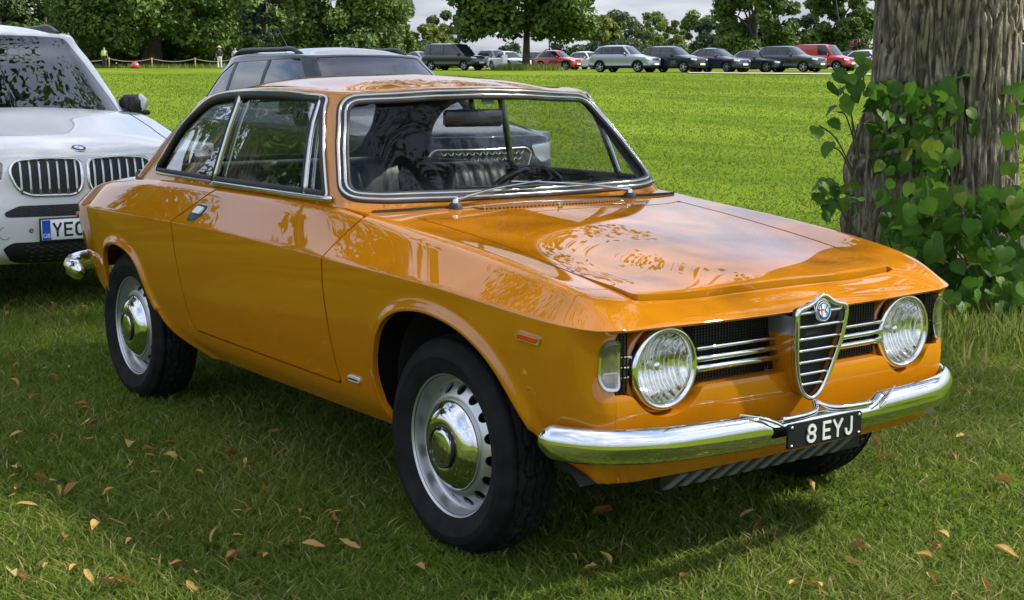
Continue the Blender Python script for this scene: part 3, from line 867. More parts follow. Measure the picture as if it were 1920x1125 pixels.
# --- side glass: quarter, door and vent panes
def cutline(p, q, x, z): # signed side of the line p->q in x,z ; positive towards +x
    (x0, z0), (x1, z1) = p, q
    return (x - (x0 + (z - z0) * (x1 - x0) / (z1 - z0)))
BP = ((-.385, 1.24), (-.435, .926)); VB = ((.178, 1.24), (.258, .926))
def kpt(x, z):
    i = np.where((K0[1][:, 1] < -.3))[0]; d = ((K0[0][i][:, [0, 2]] - (x, z)) ** 2).sum(1); o = np.argsort(d)[:5]; w = 1 / (d[o] + 1e-8); w /= w.sum()
    n = (K0[1][i[o]] * w[:, None]).sum(0); return np.array((x, (K0[0][i[o], 1] * w).sum(), z)), n / np.linalg.norm(n)
for sy in (1, -1):
    mir = (lambda M: M) if sy == 1 else mirror
    dr = bpy.data.objects.new('door', None)
    d_ob = shellobj('door', mir(join(door, doorlip)), PAINT, coupe)
    panes = []
    x, z = side_g[0][:, 0], side_g[0][:, 2]
    qg, _ = clip(side_g, -cutline(*BP, x, z) - .004); rest, _ = clip(side_g, cutline(*BP, x, z) - .004)
    x, z = rest[0][:, 0], rest[0][:, 2]
    dg, _ = clip(rest, -cutline(*VB, x, z) - .003); vg, _ = clip(rest, cutline(*VB, x, z) - .003)
    shellobj('quarter_window', offs(mir(qg), -.010), GLASS, coupe)
    shellobj('door_window', offs(mir(dg), -.010), GLASS, d_ob)
    shellobj('vent_window', offs(mir(vg), -.008), GLASS, d_ob)
    s3 = np.array([1, sy, 1.0])
    for l, closed in chain(cs_):
        P = side_g[0][l]; Nn = side_g[1][l]
        if len(P) < 20: continue
        Q = resample(P, .012, closed); nn = np.array([Nn[((P - q) ** 2).sum(1).argmin()] for q in Q])
        cpt = Q.mean(0); T = np.roll(Q, -1, 0) - np.roll(Q, 1, 0); T /= np.linalg.norm(T, axis=1)[:, None]
        inw = np.cross(nn, T); inw *= np.sign((inw * (cpt - Q)).sum(1).mean())
        Vt, Ft = tube((Q + nn * .006) * s3, .0056, 8, closed); mk('side_window_trim', Vt, Ft, TRIMC, coupe)
        Vt, Ft = tube((Q + nn * .001 + inw * .012) * s3, .0105, 8, closed); mk('side_window_seal', Vt, Ft, RUBBER, coupe)
    for (ln, nm, r, par) in ((BP, 'window_pillar', .010, coupe), (VB, 'vent_frame', .008, d_ob)):
        pts = []
        for t in np.linspace(.015, .985, 12):
            p, n = kpt(ln[0][0] + (ln[1][0] - ln[0][0]) * t, ln[0][1] + (ln[1][1] - ln[0][1]) * t); pts.append((p + n * .004) * s3)
        Vt, Ft = tube(pts, r, 8); mk(nm, Vt, Ft, TRIMC, par)
        Vt, Ft = tube(np.array(pts) + np.array((-.016, 0, 0)), r, 8); mk(nm + '_seal', Vt, Ft, RUBBER, par)
    # bright strip along the waist under the door glass
    pts = []
    for xx in np.linspace(-.44, .43, 30):
        p, n = kpt(xx, .921); pts.append((p + n * .011) * s3)
    Vt, Ft = tube(pts, .0095, 8, flat=1.0); mk('waist_strip', Vt, Ft, TRIMC, d_ob)
    # handle: chrome flap over a black recess
    p, n = on_side(-.385, .822); p2, _ = on_side(-.30, .822)
    ex = (p2 - p); ex /= np.linalg.norm(ex); ez = np.cross(n, ex); ez = ez if ez[2] > 0 else -ez
    def plate2(pts2, off, th):
        Pq = rpoly(pts2, .008, 4); k = len(Pq)
        Pq = Pq * 1.15; Vp = [p + ex * a + ez * b_ + n * off for a, b_ in Pq] + [p + ex * a + ez * b_ + n * (off + th) for a, b_ in Pq]
        Fp = [tuple(range(k - 1, -1, -1)), tuple(range(k, 2 * k))] + [(i, (i + 1) % k, k + (i + 1) % k, k + i) for i in range(k)]
        return np.array(Vp) * s3, Fp
    Vp, Fp = plate2([(-.036, -.034), (.020, -.034), (.052, .006), (.048, .036), (-.022, .036), (-.048, -.006)], -.002, .006); hd = mk('door_handle', Vp, Fp, CHROME, d_ob, False)
    Vp, Fp = plate2([(-.030, -.028), (.016, -.028), (.040, -.002), (.038, .030), (-.020, .030), (-.040, -.004)], .004, .002); mk('handle_recess', Vp, Fp, BLACK, hd, False)
    Vp, Fp = plate2([(-.026, -.006), (.030, -.006), (.034, .020), (-.018, .020)], .006, .006); mk('handle_flap', Vp, Fp, SILVERL, hd, False)
    # side marker and sill badge
    for nm, (mx, mz), (l_, h_), cm, km in (('side_marker', (1.572, .664), (.080, .022), CHROME, AMBER), ('side_badge', (.708, .412), (.066, .018), SILVERL, None)):
        p, n = on_side(mx, mz); p2, _ = on_side(mx + .05, mz - (.006 if km else 0)); ex = p2 - p; ex /= np.linalg.norm(ex); ez = np.cross(n, ex); ez = ez if ez[2] > 0 else -ez
        def pl(l, h, o0, o1, rr):
            Pq = rpoly([(-l / 2, -h / 2), (l / 2, -h / 2), (l / 2, h / 2), (-l / 2, h / 2)], rr, 4); k = len(Pq)
            Vp = [p + ex * a + ez * b_ + n * o0 for a, b_ in Pq] + [p + ex * a * .97 + ez * b_ * .92 + n * o1 for a, b_ in Pq]
            return np.array(Vp) * s3, [tuple(range(k - 1, -1, -1)), tuple(range(k, 2 * k))] + [(i, (i + 1) % k, k + (i + 1) % k, k + i) for i in range(k)]
        a_, b_ = pl(l_, h_, -.003, .008, .008); mo = mk(nm, a_, b_, cm, coupe, False)
        if km: a_, b_ = pl(l_ * .78, h_ * .62, .006, .012, .004); mk('marker_lens', a_, b_, km, mo, False)
        else:
            a_, b_ = pl(l_ * .9, h_ * .3, .007, .0088, .001); mk('badge_inlay', a_, b_, BLACK, mo, False)

# --- front indicators, cut from the body's own surface
for sy in (1, -1):
    mir = (lambda M: M) if sy == 1 else mirror
    yz = HB0[0][:, 1:]; path = np.hypot(0, 0)
    # arc position round the corner: y on the front, x on the flank
    u = HB0[0][:, 1] + np.minimum(0, (HB0[0][:, 0] - 1.735)) * -.0
    frontm = (HB0[0][:, 0] > 1.66) & (HB0[1][:, 2] < .6)
    q = np.stack([HB0[0][:, 1] - (1.76 - HB0[0][:, 0]) * .55, HB0[0][:, 2]], 1)
    PO = rpoly([(-.614, .670), (-.614, .546), (-.652, .549), (-.668, .575), (-.664, .652), (-.648, .669)], .012, 5)
    d = np.where(frontm, sdf(q, PO), -.5)
    lamp_, cl = clip(HB0, d)
    ring_, cl2 = clip(HB0, np.where(frontm, sdf(q, PO) + .0045, -.5))
    ro = offs(ring_, .006); rl = lips(ro[0], ro[1], cl2, .02)
    io = shellobj('indicator_lamp', mir(join(ro, rl)), TRIMC, coupe)
    lo = offs(clip(HB0, d - .004)[0], .012); c_ = clip(HB0, d - .004)[1]
    shellobj('lamp_lens', mir(join(lo, lips(lo[0], lo[1], c_, .008))), LENS, io)
    li = offs(clip(HB0, d - .003)[0], .0065); shellobj('lamp_reflector', mir(li), mat('lamp_inside', (.24, .22, .20), .22, .8, var=.6, vscale=30), io)
    dv, c_ = clip(HB0, np.where(frontm, np.minimum(sdf(q, PO) - .004, .0025 - np.abs(HB0[0][:, 2] - .588)), -.5)); shellobj('lamp_divider', mir(offs(dv, .0125)), CHROME2, io)

# --- front: grille, bars, lamps, shield
MESHM = mat('grille_mesh', (.01, .01, .011), .4)
b = B()
for sy in (-1, 1):
    for ya, yb in ((.05, .352), (.572, .612)):
        for z in np.arange(.535, .690, .0075): b.box((1.738, sy * (ya + yb) / 2, z), (.004, yb - ya, .0022))
        for y in np.arange(ya, yb, .0105): b.box((1.740, sy * y, .612), (.004, .0022, .155))
b.obj('grille_mesh', MESHM, coupe, False)['kind'] = 'stuff'
for ya, yb in ((-.36, .36), (-.625, -.565), (.565, .625)): mk('grille_backing', [(1.725, ya, .50), (1.725, yb, .50), (1.725, yb, .69), (1.725, ya, .69)], [(0, 1, 2, 3)], DARK, coupe, False)
mk('nose_bulkhead', [(1.62, -.66, .40), (1.62, .66, .40), (1.62, .66, .70), (1.62, -.66, .70)], [(0, 1, 2, 3)], DARK, coupe, False)
for sy in (-1, 1):
    for z, rz_ in ((.622, .0055), (.595, .0085), (.570, .0095)):
        pts = [(1.766 - .006 * t, sy * (.070 + (.355 - .070) * t), z) for t in np.linspace(0, 1, 6)]
        Vt, Ft = tube(pts, rz_, 10, up=(0, 0, 1)); mk('grille_bar', Vt, Ft, CHROME, coupe)
        pts = [(1.742 - .02 * t, sy * (.555 + .07 * t), z) for t in np.linspace(0, 1, 4)]
        Vt, Ft = tube(pts, .0045, 8, up=(0, 0, 1)); mk('grille_bar', Vt, Ft, CHROME, coupe)
    M = to_x((1.7603, sy * .4585, .5837))
    V_, F_ = lathe([(.128, -.11), (.124, -.05), (.119, -.028), (.113, -.022), (.10, -.03)], 56, False); mk('lamp_housing', xf(V_, M), F_, PAINT, coupe)
    hl = bpy.data.objects.new('headlamp', None); col.objects.link(hl); hl.parent = coupe
    V_, F_ = lathe([(.110, -.034), (.110, -.02), (.1085, -.008), (.105, .001), (.100, .004), (.095, .002), (.0905, -.005), (.089, -.012)], 64, False); mk('bezel', xf(V_, M), F_, CHROME, hl)
    V_, F_ = lathe([(.089, -.012), (.08, -.03), (.06, -.052), (.035, -.066), (.012, -.07), (0, -.07)], 48, False); mk('reflector', xf(V_, M), F_, REFLECTOR, hl)
    V_, F_ = lathe([(.0, -.03), (.012, -.03), (.014, -.04), (.01, -.066)], 16, False); mk('bulb_shield', xf(V_, M), F_, CHROME, hl)
    # domed fluted lens
    prof = [(.0895, -.010), (.085, -.002), (.07, .008), (.05, .0145), (.025, .018), (.0001, .0195)]
    rr = resample(np.c_[np.array(prof), np.zeros(len(prof))], .0025, False)[:, :2]
    V_, F_ = lathe(rr, 96, False)
    V_[:, 2] += .0011 * np.sin(V_[:, 0] * 2 * np.pi / .0135 + np.sin(V_[:, 1] * 60) * .6) + .0006 * np.sin(V_[:, 1] * 2 * np.pi / .03)
    mk('lens', xf(V_, M), F_, LENS, hl)

SH = crom([(.0, .458), (.035, .478), (.062, .530), (.082, .60), (.092, .67), (.094, .700), (.086, .709), (.05, .716), (.026, .728), (.012, .739), (0, .741)], 4, False)
SHF = np.vstack([SH, (SH * [-1, 1])[::-1][1:-1]])
def shx(z): return 1.828 + .028 * smoothstep(.46, .70, z)
pts = [(shx(z), y, z) for y, z in SHF]
sh = bpy.data.objects.new('shield_grille', None); col.objects.link(sh); sh.parent = coupe
Q = resample(pts, .008, True); Vt, Ft = tube(Q, .0072, 10, True); mk('shield_frame', Vt, Ft, CHROME, sh)
# side walls back to the nose: painted below, chrome above
SW = SH[SH[:, 1] < .694]; n_ = len(SW)
for sy in (-1, 1):
    for nm, sel, m_ in (('shield_cheek', SW[:, 1] < .642, PAINT), ('cheek_trim', SW[:, 1] > .632, STEEL)):
        q = SW[sel]; k = len(q)
        Vw = [(shx(z) - .002, sy * y * .97, z) for y, z in q] + [(1.742, sy * (y * .90), z + .0) for y, z in q]
        mk(nm, Vw, [(i, i + 1, k + i + 1, k + i) for i in range(k - 1)], m_, sh, True)
n_ = len(SHF)
SB = [(shx(z) - .020, y * .97, min(z, .722)) for y, z in SHF]; mk('shield_back', SB, [tuple(range(n_))], DARK, sh, False)
for z in (.697, .661, .627, .595, .562, .529, .500):
    k = SH[:, 1] < .70; hw_ = np.interp(z, SH[k][:, 1], SH[k][:, 0]) - .004
    pts = [(shx(z) - .006, y, z + .000) for y in np.linspace(-hw_, hw_, 9)]
    Vt, Ft = tube(pts, .0060, 10, flat=.8, up=(0, 0, 1)); mk('shield_bar', Vt, Ft, CHROME, sh)
# roundel
def badge_mat():
    m = bpy.data.materials.new('enamel_badge'); m.use_nodes = True; nt = m.node_tree; bs = nt.nodes['Principled BSDF']; bs.inputs['Roughness'].default_value = .2; bs.inputs['Coat Weight'].default_value = 1
    return m
BLUE = mat('enamel_blue', (.02, .06, .22), .2, coat=1); EWHITE = mat('enamel_white', (.75, .75, .72), .2, coat=1); ERED = mat('enamel_red', (.5, .02, .02), .2, coat=1); ELB = mat('enamel_light_blue', (.35, .55, .68), .2, coat=1); EGR = mat('enamel_green', (.03, .2, .07), .25, coat=1)
M = to_x((1.862, -.004, .701)); M[:3, :3] = M[:3, :3] @ np.array(Matrix.Rotation(R(-8), 3, 'X').to_3x3())
bd = bpy.data.objects.new('badge', None); col.objects.link(bd); bd.parent = sh
V_, F_ = lathe([(.0285, -.006), (.029, .001), (.0275, .003), (.026, .002)], 48, False); mk('badge_rim', xf(V_, M), F_, CHROME, bd)
V_, F_ = lathe([(.0265, .0015), (.0, .0025)], 48, False); mk('badge_ring', xf(V_, M), F_, BLUE, bd)
def half(sg, r):
    t = np.linspace(-np.pi / 2, np.pi / 2, 20); return [(sg * r * math.cos(a), r * math.sin(a), .0034) for a in t]
h1 = half(-1, .0175); h2 = half(1, .0175)
mk('badge_field', xf(np.array(h1), M), [tuple(range(len(h1) - 1, -1, -1))], EWHITE, bd, False)
mk('badge_field', xf(np.array(h2), M), [tuple(range(len(h2)))], ELB, bd, False)
b = B(); b.box((-.0085, 0, .0038), (.004, .031, .001)); b.box((-.0085, .002, .0038), (.0165, .004, .001)); b.V = [xf(q, M) for q in b.V]; b.obj('badge_cross', ERED, bd, False)
pts = [(.008 + .0035 * math.sin(t * 9), -.012 + .024 * t, .0042) for t in np.linspace(0, 1, 24)]
Vt, Ft = tube(pts, .0013, 6); mk('badge_serpent', xf(Vt, M), Ft, EGR, bd)
b = B()
for q in range(11):
    an = math.pi * (.12 + .076 * q); b.box((.022 * math.cos(an), .022 * math.sin(an), .0030), (.0028, .0028, .001))
b.V = [xf(q, M) for q in b.V]; b.obj('badge_letters', EWHITE, bd, False)

# --- bumpers
bp = crom([(1.605, -.732), (1.652, -.720), (1.71, -.690), (1.763, -.640), (1.802, -.575), (1.828, -.50), (1.846, -.38), (1.858, -.25), (1.862, -.18), (1.864, 0)], 8, False)
bp = np.vstack([bp, (bp * [1, -1])[::-1][1:]])
def bprof(t):
    u = abs(2 * t - 1); s = min(1, ((1 - u) / .10 + .12)) ** .55 if u > .9 else 1.0
    y_c = smoothstep(.80, .90, 1 - u)  # centre dip behind the plate
    th = np.linspace(0, 2 * np.pi, 22, endpoint=False); out = []
    for a in th:
        o = .030 * math.cos(a); z = .046 * math.sin(a)
        o = o + (.010 if abs(z) < .02 else 0) * 0
        if o < 0: o *= .3
        top_ = (1 - .45 * y_c) if z > 0 else 1
        out.append((o * (.35 + .65 * s), z * s * top_))
    return out
Pz = np.c_[bp, np.full(len(bp), .410)]
Vb, Fb = sweep(Pz, bprof); fb = mk('front_bumper', Vb, Fb, CHROME, coupe)
for sy in (-1, 1):   # pressed ridges either side of the plate
    Vt, Ft = tube(crom([(1.862, sy * .30, .462), (1.884, sy * .25, .452), (1.900, sy * .21, .437), (1.904, sy * .188, .425)], 5, False), [.003] * 5 + [.005] * 6 + [.004] * 5, 8); mk('bumper_ridge', Vt, Ft, CHROME, fb)
    Vt, Ft = tube(crom([(1.84, 0, .452), (1.872, sy * .03, .440), (1.885, sy * .08, .437), (1.888, sy * .17, .436)], 5, False), .008, 8); mk('bumper_ridge', Vt, Ft, CHROME, fb)
rb = crom([(-1.63, -.740), (-1.72, -.742), (-1.82, -.728), (-1.91, -.685), (-1.99, -.61), (-2.06, -.48), (-2.10, -.25), (-2.11, 0)], 8, False)[::-1]
rb = np.vstack([(rb * [1, -1])[::-1], rb[1:]])[::-1]
def rprof(t):
    u = abs(2 * t - 1); s = min(1, (1 - u) / .09 + .10) ** .6
    th = np.linspace(0, 2 * np.pi, 16, endpoint=False); return [((.032 * math.cos(a) if math.cos(a) > 0 else .012 * math.cos(a)) * (.4 + .6 * s),   .043 * math.sin(a) * s) for a in th]
Vb, Fb = sweep(np.c_[rb[::-1], np.full(len(rb), .478)], rprof); mk('rear_bumper', Vb, Fb, CHROME, coupe)

# --- number plate
M = to_x((1.915, -.042, .397))
Rr = np.array(Matrix.Rotation(R(0), 3, 'Z')); 
npl = mk('number_plate', xf(np.array([(a, b_, c_) for c_ in (-.004, .004) for a, b_ in rpoly([(-.139, -.0325), (.139, -.0325), (.139, .0325), (-.139, .0325)], .006, 4)]), M), [tuple(range(15, -1, -1)), tuple(range(16, 32))] + [(i, (i + 1) % 16, 16 + (i + 1) % 16, 16 + i) for i in range(16)], BLACK_P, coupe, False)
M2 = M.copy(); M2[:3, 3] += np.array((.0052, .012, .0))
def glyph_boxes(strokes, x0, w, h, t, bld):
    for gi, (ax, ay, bx_, by) in enumerate(strokes):
        pa = np.array((x0 + ax * w, (ay - .5) * h, .001 + gi * .00012)); pb = np.array((x0 + bx_ * w, (by - .5) * h, .001 + gi * .00012))
        d = pb - pa; L_ = np.linalg.norm(d); d = d / L_; nrm = np.array((-d[1], d[0], 0)) * t / 2; e = d * t * .42
        q = [pa - e - nrm, pb + e - nrm, pb + e + nrm, pa - e + nrm]
        bld.add(np.array(q + [p_ + np.array((0, 0, -.003)) for p_ in q]), [(0, 1, 2, 3), (4, 7, 6, 5), (0, 4, 5, 1), (1, 5, 6, 2), (2, 6, 7, 3), (3, 7, 4, 0)])
def arc8(cx, cy, rx, ry, n=14, a0=0, a1=2 * math.pi):
    t = np.linspace(a0, a1, n + 1); return [(cx + rx * math.cos(t[i]), cy + ry * math.sin(t[i]), cx + rx * math.cos(t[i + 1]), cy + ry * math.sin(t[i + 1])) for i in range(n)]
GL = {'8': arc8(.5, .26, .5, .26) + arc8(.5, .76, .45, .24),
      'E': [(0, 0, 0, 1), (0, 0, 1, 0), (0, .5, .85, .5), (0, 1, 1, 1)], 'Y': [(.5, 0, .5, .45), (.5, .45, 0, 1), (.5, .45, 1, 1)], 'J': [(.95, 1, .95, .3)] + arc8(.5, .3, .45, .3, 10, 0, -math.pi),
      '0': [(0, .3, 0, .7), (1, .3, 1, .7)] + arc8(.5, .7, .5, .3, 10, 0, math.pi) + arc8(.5, .3, .5, .3, 10, 0, -math.pi)}
xs_ = -.081
for ch, w_, gap in (('8', .026, .034), ('E', .024, .015), ('Y', .030, .015), ('J', .024, 0)):
    b = B(); glyph_boxes(GL[ch], xs_, w_, .042, .0072, b); b.V = [xf(q, M2) for q in b.V]; b.obj('plate_character', SILVERL, npl, False); xs_ += w_ + gap
for a in (-.128, .128):
    for c_ in (-.024, .024):
        V_, F_ = lathe([(.004, 0), (.0035, .003), (0, .004)], 10, False); Mq = M.copy(); Mq[:3, 3] += np.array((.004, a, c_)); mk('plate_screw', xf(V_, Mq), F_, CHROME2, npl)

# --- lower nose: louvred apron under the bumper, tow eye strap
LOUV = mat('apron_grey', (.16, .165, .17), .45, .3)
for i in range(12):
    y = -.345 + i * .058
    Vl = [(1.700, y, .282), (1.704, y + .020, .282), (1.682, y + .020 - .045, .242), (1.678, y - .045, .242)]
    mk('apron_louvre', Vl + [(a + .006, b_, c_ - .002) for a, b_, c_ in Vl], [(0, 1, 2, 3), (7, 6, 5, 4), (0, 4, 5, 1), (1, 5, 6, 2), (2, 6, 7, 3), (3, 7, 4, 0)], LOUV, coupe, False)
B().box((1.655, 0, .262), (.03, .78, .054)).obj('apron', BLACK, coupe, False)

# --- wipers
for (px_, py_, tipx, tipy) in ((.625, -.33, .50, .10), (.615, .40, .47, .0)):
    p, n = on_top(px_, py_) if px_ > .6 else (np.array((px_, py_, .905)), np.array((0, 0, 1.)))
    wo = bpy.data.objects.new('wiper', None); col.objects.link(wo); wo.parent = coupe
    V_, F_ = lathe([(.014, -.006), (.013, .012), (.010, .016), (.010, .026), (.007, .031), (0, .032)], 16, False); Mw = np.eye(4); Mw[:3, 3] = p; mk('wiper_boss', xf(V_, Mw), F_, TRIMC, wo)
    V_, F_ = lathe([(.024, -.004), (.022, .010), (.0145, .018)], 16, False); mk('wiper_seal', xf(V_, Mw), F_, RUBBER, wo)
    e = np.array((tipx, tipy, .955)); a0 = p + (0, 0, .028); mid_ = a0 * .55 + e * .45 + (0.0, 0, .008)
    Vt, Ft = tube(crom([a0, a0 * .75 + mid_ * .25, mid_, e], 5, False), [.008] * 4 + [.0065] * 4 + [.004] * 8, 8); mk('wiper_arm', Vt, Ft, TRIMC, wo)
    dirn = np.array((-.06, .40 if py_ < 0 else -.40, .0)); c_ = e
    q = [c_ + dirn * t + np.array((-.02 * t * 0, 0, -.012 + .0 * t)) for t in np.linspace(-.45, .55, 8)]
    for k_ in range(len(q)): q[k_][0] += .035 - .05 * (abs(q[k_][1]) / .5) ** 2
    Vt, Ft = tube(q, .005, 6); mk('wiper_blade', Vt, Ft, BLACK, wo)
# cowl louvres and washer jet
b = B(); b2 = B()
for y in np.linspace(-.27, .29, 42):
    p, n = on_top(.700 - .05 * abs(y / .3) ** 2, y); b.box(p + n * .0005, (.046, .0045, .003), np.array(Matrix.Rotation(R(18 if y < 9 else 0), 3, 'Z')))
    b2.box(p + n * .0012 + np.array((0, .0075, 0)), (.050, .0055, .006), np.array(Matrix.Rotation(R(18), 3, 'Z')) @ np.array(Matrix.Rotation(R(-12), 3, 'X')))
cv = b.obj('cowl_slots', DARK, coupe, False); b2.obj('cowl_fins', PAINT, coupe, False)
p, n = on_top(.765, -.02); b = B(); b.box(p + (0, 0, .008), (.014, .016, .018), None, .003); b.obj('washer_jet', CHROME, coupe, False)

# --- tail lamps (seen edge on)
for sy in (1, -1):
    mir = (lambda M: M) if sy == 1 else mirror
    rm = (HB0[0][:, 0] < -1.75) & (HB0[1][:, 2] < .6) & (HB0[1][:, 0] < -.6)
    for nm, poly, m in (('tail_lamp', [(-.53, .73), (-.53, .55), (-.665, .56), (-.665, .73)], REDL),):
        d = np.where(rm, sdf(HB0[0][:, 1:], rpoly(poly, .015, 4)), -.5); l_, c_ = clip(HB0, d); lo = offs(l_, .012); shellobj(nm, mir(join(lo, lips(lo[0], lo[1], c_, .014))), m, coupe)
    p, n = on_side(-1.86, .70)
    b = B()
    V_, F_ = lathe([(.013, 0), (.013, .008), (.008, .010), (0, .010)], 20, False); Mm = to_y(p * [1, sy, 1] + n * [1, sy, 1] * 0, -sy); mk('reflector_disc', xf(V_, Mm), F_, REDL, coupe)

# --- wheels
for x, h in ((1.175, .717), (-1.175, .698)):
    for sy in (-1, 1):
        wheel(coupe, (x, sy * h, .301), sy, .307, .2045, .142, 'steel', spin=.1)
for sy in (-1, 1):
    arch_well('wheel_house', coupe, ARCH_F, .700, .30, DARK, sy); arch_well('wheel_house', coupe, ARCH_R, .700, .28, DARK, sy)
B().box((0, 0, .30), (3.3, 1.18, .03)).box((1.3, 0, .42), (.55, .7, .26)).box((-1.15, 0, .30), (.12, 1.1, .1)).obj('underbody', DARK, coupe, False)

# --- interior
def cushion(name, c, d, pleats, axis, rot, parent, m=VINYL, crown=.25):
    """padded block with vertical pleats on one face"""
    nx, ny = 40, 14
    u = np.linspace(-1, 1, nx); v = np.linspace(-1, 1, ny); UU, VV = np.meshgrid(u, v, indexing='ij')
    prof = (1 - np.abs(UU) ** 6) ** .5 * (1 - np.abs(VV) ** 6) ** .5
    ple = np.abs(np.cos(UU * np.pi * pleats / 2)) ** .5 * .014 * (np.abs(UU) < .86)
    Xf = d[0] / 2 * (prof) + ple * prof; Xb = -d[0] / 2 * prof
    A = np.stack([Xf, UU * d[1] / 2, VV * d[2] / 2], -1).reshape(-1, 3); Bk = np.stack([Xb, UU * d[1] / 2, VV * d[2] / 2], -1).reshape(-1, 3)
    Vc = np.vstack([A, Bk]); n0 = nx * ny; Fc = []
    for i in range(nx - 1):
        for j in range(ny - 1):
            a = i * ny + j; Fc.append((a, a + ny, a + ny + 1, a + 1)); Fc.append((n0 + a, n0 + a + 1, n0 + a + ny + 1, n0 + a + ny))
    Vc = Vc @ np.array(rot).T + np.array(c); return mk(name, Vc, Fc, m, parent)
RY = lambda a: np.array(Matrix.Rotation(R(a), 3, 'Y'))
for sy in (-1, 1):
    st = bpy.data.objects.new('front_seat', None); col.objects.link(st); st.parent = coupe
    cushion('seat_back', (-.33, sy * .34, .73), (.15, .50, .50), 7, 0, RY(-18), st)
    cushion('seat_cushion', (.02, sy * .34, .50), (.16, .50, .52), 7, 0, RY(-98), st)
    b = B(); b.box((-.02, sy * .34, .40), (.42, .40, .12), None, .02); b.obj('seat_base', BLACK, st)
    # door trim
    Vd = [(-.55, sy * .655, .36), (.60, sy * .655, .36), (.60, sy * .655, .75), (.45, sy * .648, .923), (-.55, sy * .648, .923)]
    mk('door_trim', Vd, [(0, 1, 2, 3, 4)], VINYL, coupe, False)
    b = B(); b.box((.05, sy * .625, .70), (.30, .05, .035), None, .012); V_, F_ = lathe([(.012, 0), (.012, .05), (.0, .05)], 10, False); b.add(xf(V_, to_y((.22, sy * .64, .62), -sy)), F_); b.obj('arm_rest', VINYL, coupe)
    mk('rear_trim', [(-1.45, sy * .60, .40), (-.54, sy * .655, .36), (-.54, sy * .648, .923), (-1.06, sy * .632, .922), (-1.45, sy * .56, .905)], [(0, 1, 2, 3, 4)], VINYL, coupe, False)
cushion('rear_seat_back', (-1.02, 0, .74), (.16, 1.18, .46), 12, 0, RY(-20), coupe)
cushion('rear_seat_cushion', (-.78, 0, .52), (.15, 1.16, .44), 12, 0, RY(-100), coupe)
mk('parcel_shelf', [(-1.10, -.60, .90), (-1.10, .60, .90), (-1.58, .50, .905), (-1.58, -.50, .905)], [(0, 1, 2, 3)], VINYL, coupe, False)
mk('carpet', [(-1.1, -.66, .34), (.75, -.66, .34), (.75, .66, .34), (-1.1, .66, .34)], [(0, 1, 2, 3)], mat('carpet', (.02, .02, .02), .95), coupe, False)
mk('firewall', [(.72, -.66, .34), (.72, .66, .34), (.60, .62, .90), (.60, -.62, .90)], [(0, 1, 2, 3)], DARK, coupe, False)
# dashboard
prof = crom([(.54, .897), (.42, .905), (.30, .907), (.22, .900), (.185, .882), (.185, .85), (.22, .80), (.24, .70)], 4, False)
Vd = []; ny = 25
for y in np.linspace(-.62, .62, ny):
    for x, z in prof: Vd.append((x - .10 * (y / .62) ** 2 * (x > .35) , y, z + (.022 * math.exp(-((y - .33) / .17) ** 4) if .15 < x < .36 and z > .84 else 0)))
k = len(prof); mk('dashboard', Vd, [(i * k + j, i * k + j + 1, (i + 1) * k + j + 1, (i + 1) * k + j) for i in range(ny - 1) for j in range(k - 1)], VINYL, coupe)
swm = np.array(Matrix.Rotation(R(-62), 3, 'Y'))
so = bpy.data.objects.new('steering_wheel', None); col.objects.link(so); so.parent = coupe
cs3 = np.array((.06, .335, .80)); th = np.linspace(0, 2 * np.pi, 48, endpoint=False)
ring = np.stack([.195 * np.cos(th), .195 * np.sin(th), 0 * th], 1) @ swm.T + cs3
Vt, Ft = tube(ring, .0125, 10, True); mk('wheel_rim', Vt, Ft, BLACK, so)
for a in (0, 2.09, 4.19):
    a += .52
    Vt, Ft = tube([cs3 + swm @ np.array((.02 * math.cos(a), .02 * math.sin(a), -.02)), cs3 + swm @ np.array((.19 * math.cos(a), .19 * math.sin(a), 0))], [.016, .009], 8); mk('wheel_spoke', Vt, Ft, BLACK, so)
Vt, Ft = tube([cs3 + swm @ np.array((0, 0, .0)), cs3 + swm @ np.array((0, 0, -.30))], .028, 12); mk('steering_column', Vt, Ft, BLACK, so)
# interior mirror
mr = B(); mr.box((.262, -.012, 1.162), (.022, .222, .060), np.array(Matrix.Rotation(R(-12), 3, 'Z')), .014); mo = mr.obj('interior_mirror', BLACK, coupe)
Vt, Ft = tube([(.262, -.012, 1.18), (.25, -.01, 1.215), (.235, -.01, 1.25)], [.010, .008, .012], 8); mk('mirror_stalk', Vt, Ft, BLACK, mo)
# sun visors, grab handle, belt
for sy in (-1, 1):
    b = B(); b.box((.19, sy * .24, 1.238), (.03, .34, .035), np.array(Matrix.Rotation(R(30), 3, 'Y')), .012); b.obj('sun_visor', VINYL, coupe)
Vt, Ft = tube(crom([(-.05, -.40, 1.255), (-.05, -.36, 1.215), (-.05, -.30, 1.205), (-.05, -.24, 1.215), (-.05, -.20, 1.26)], 4, False), .008, 6); mk('grab_handle', Vt, Ft, BLACK, coupe)
# door mirror-less far side: tax disc holder on the glass
B().box((.268, .045, 1.222), (.004, .05, .03), np.array(Matrix.Rotation(R(-35), 3, 'Y'))).obj('permit_sticker', mat('sticker', (.25, .32, .30), .5), coupe, False)
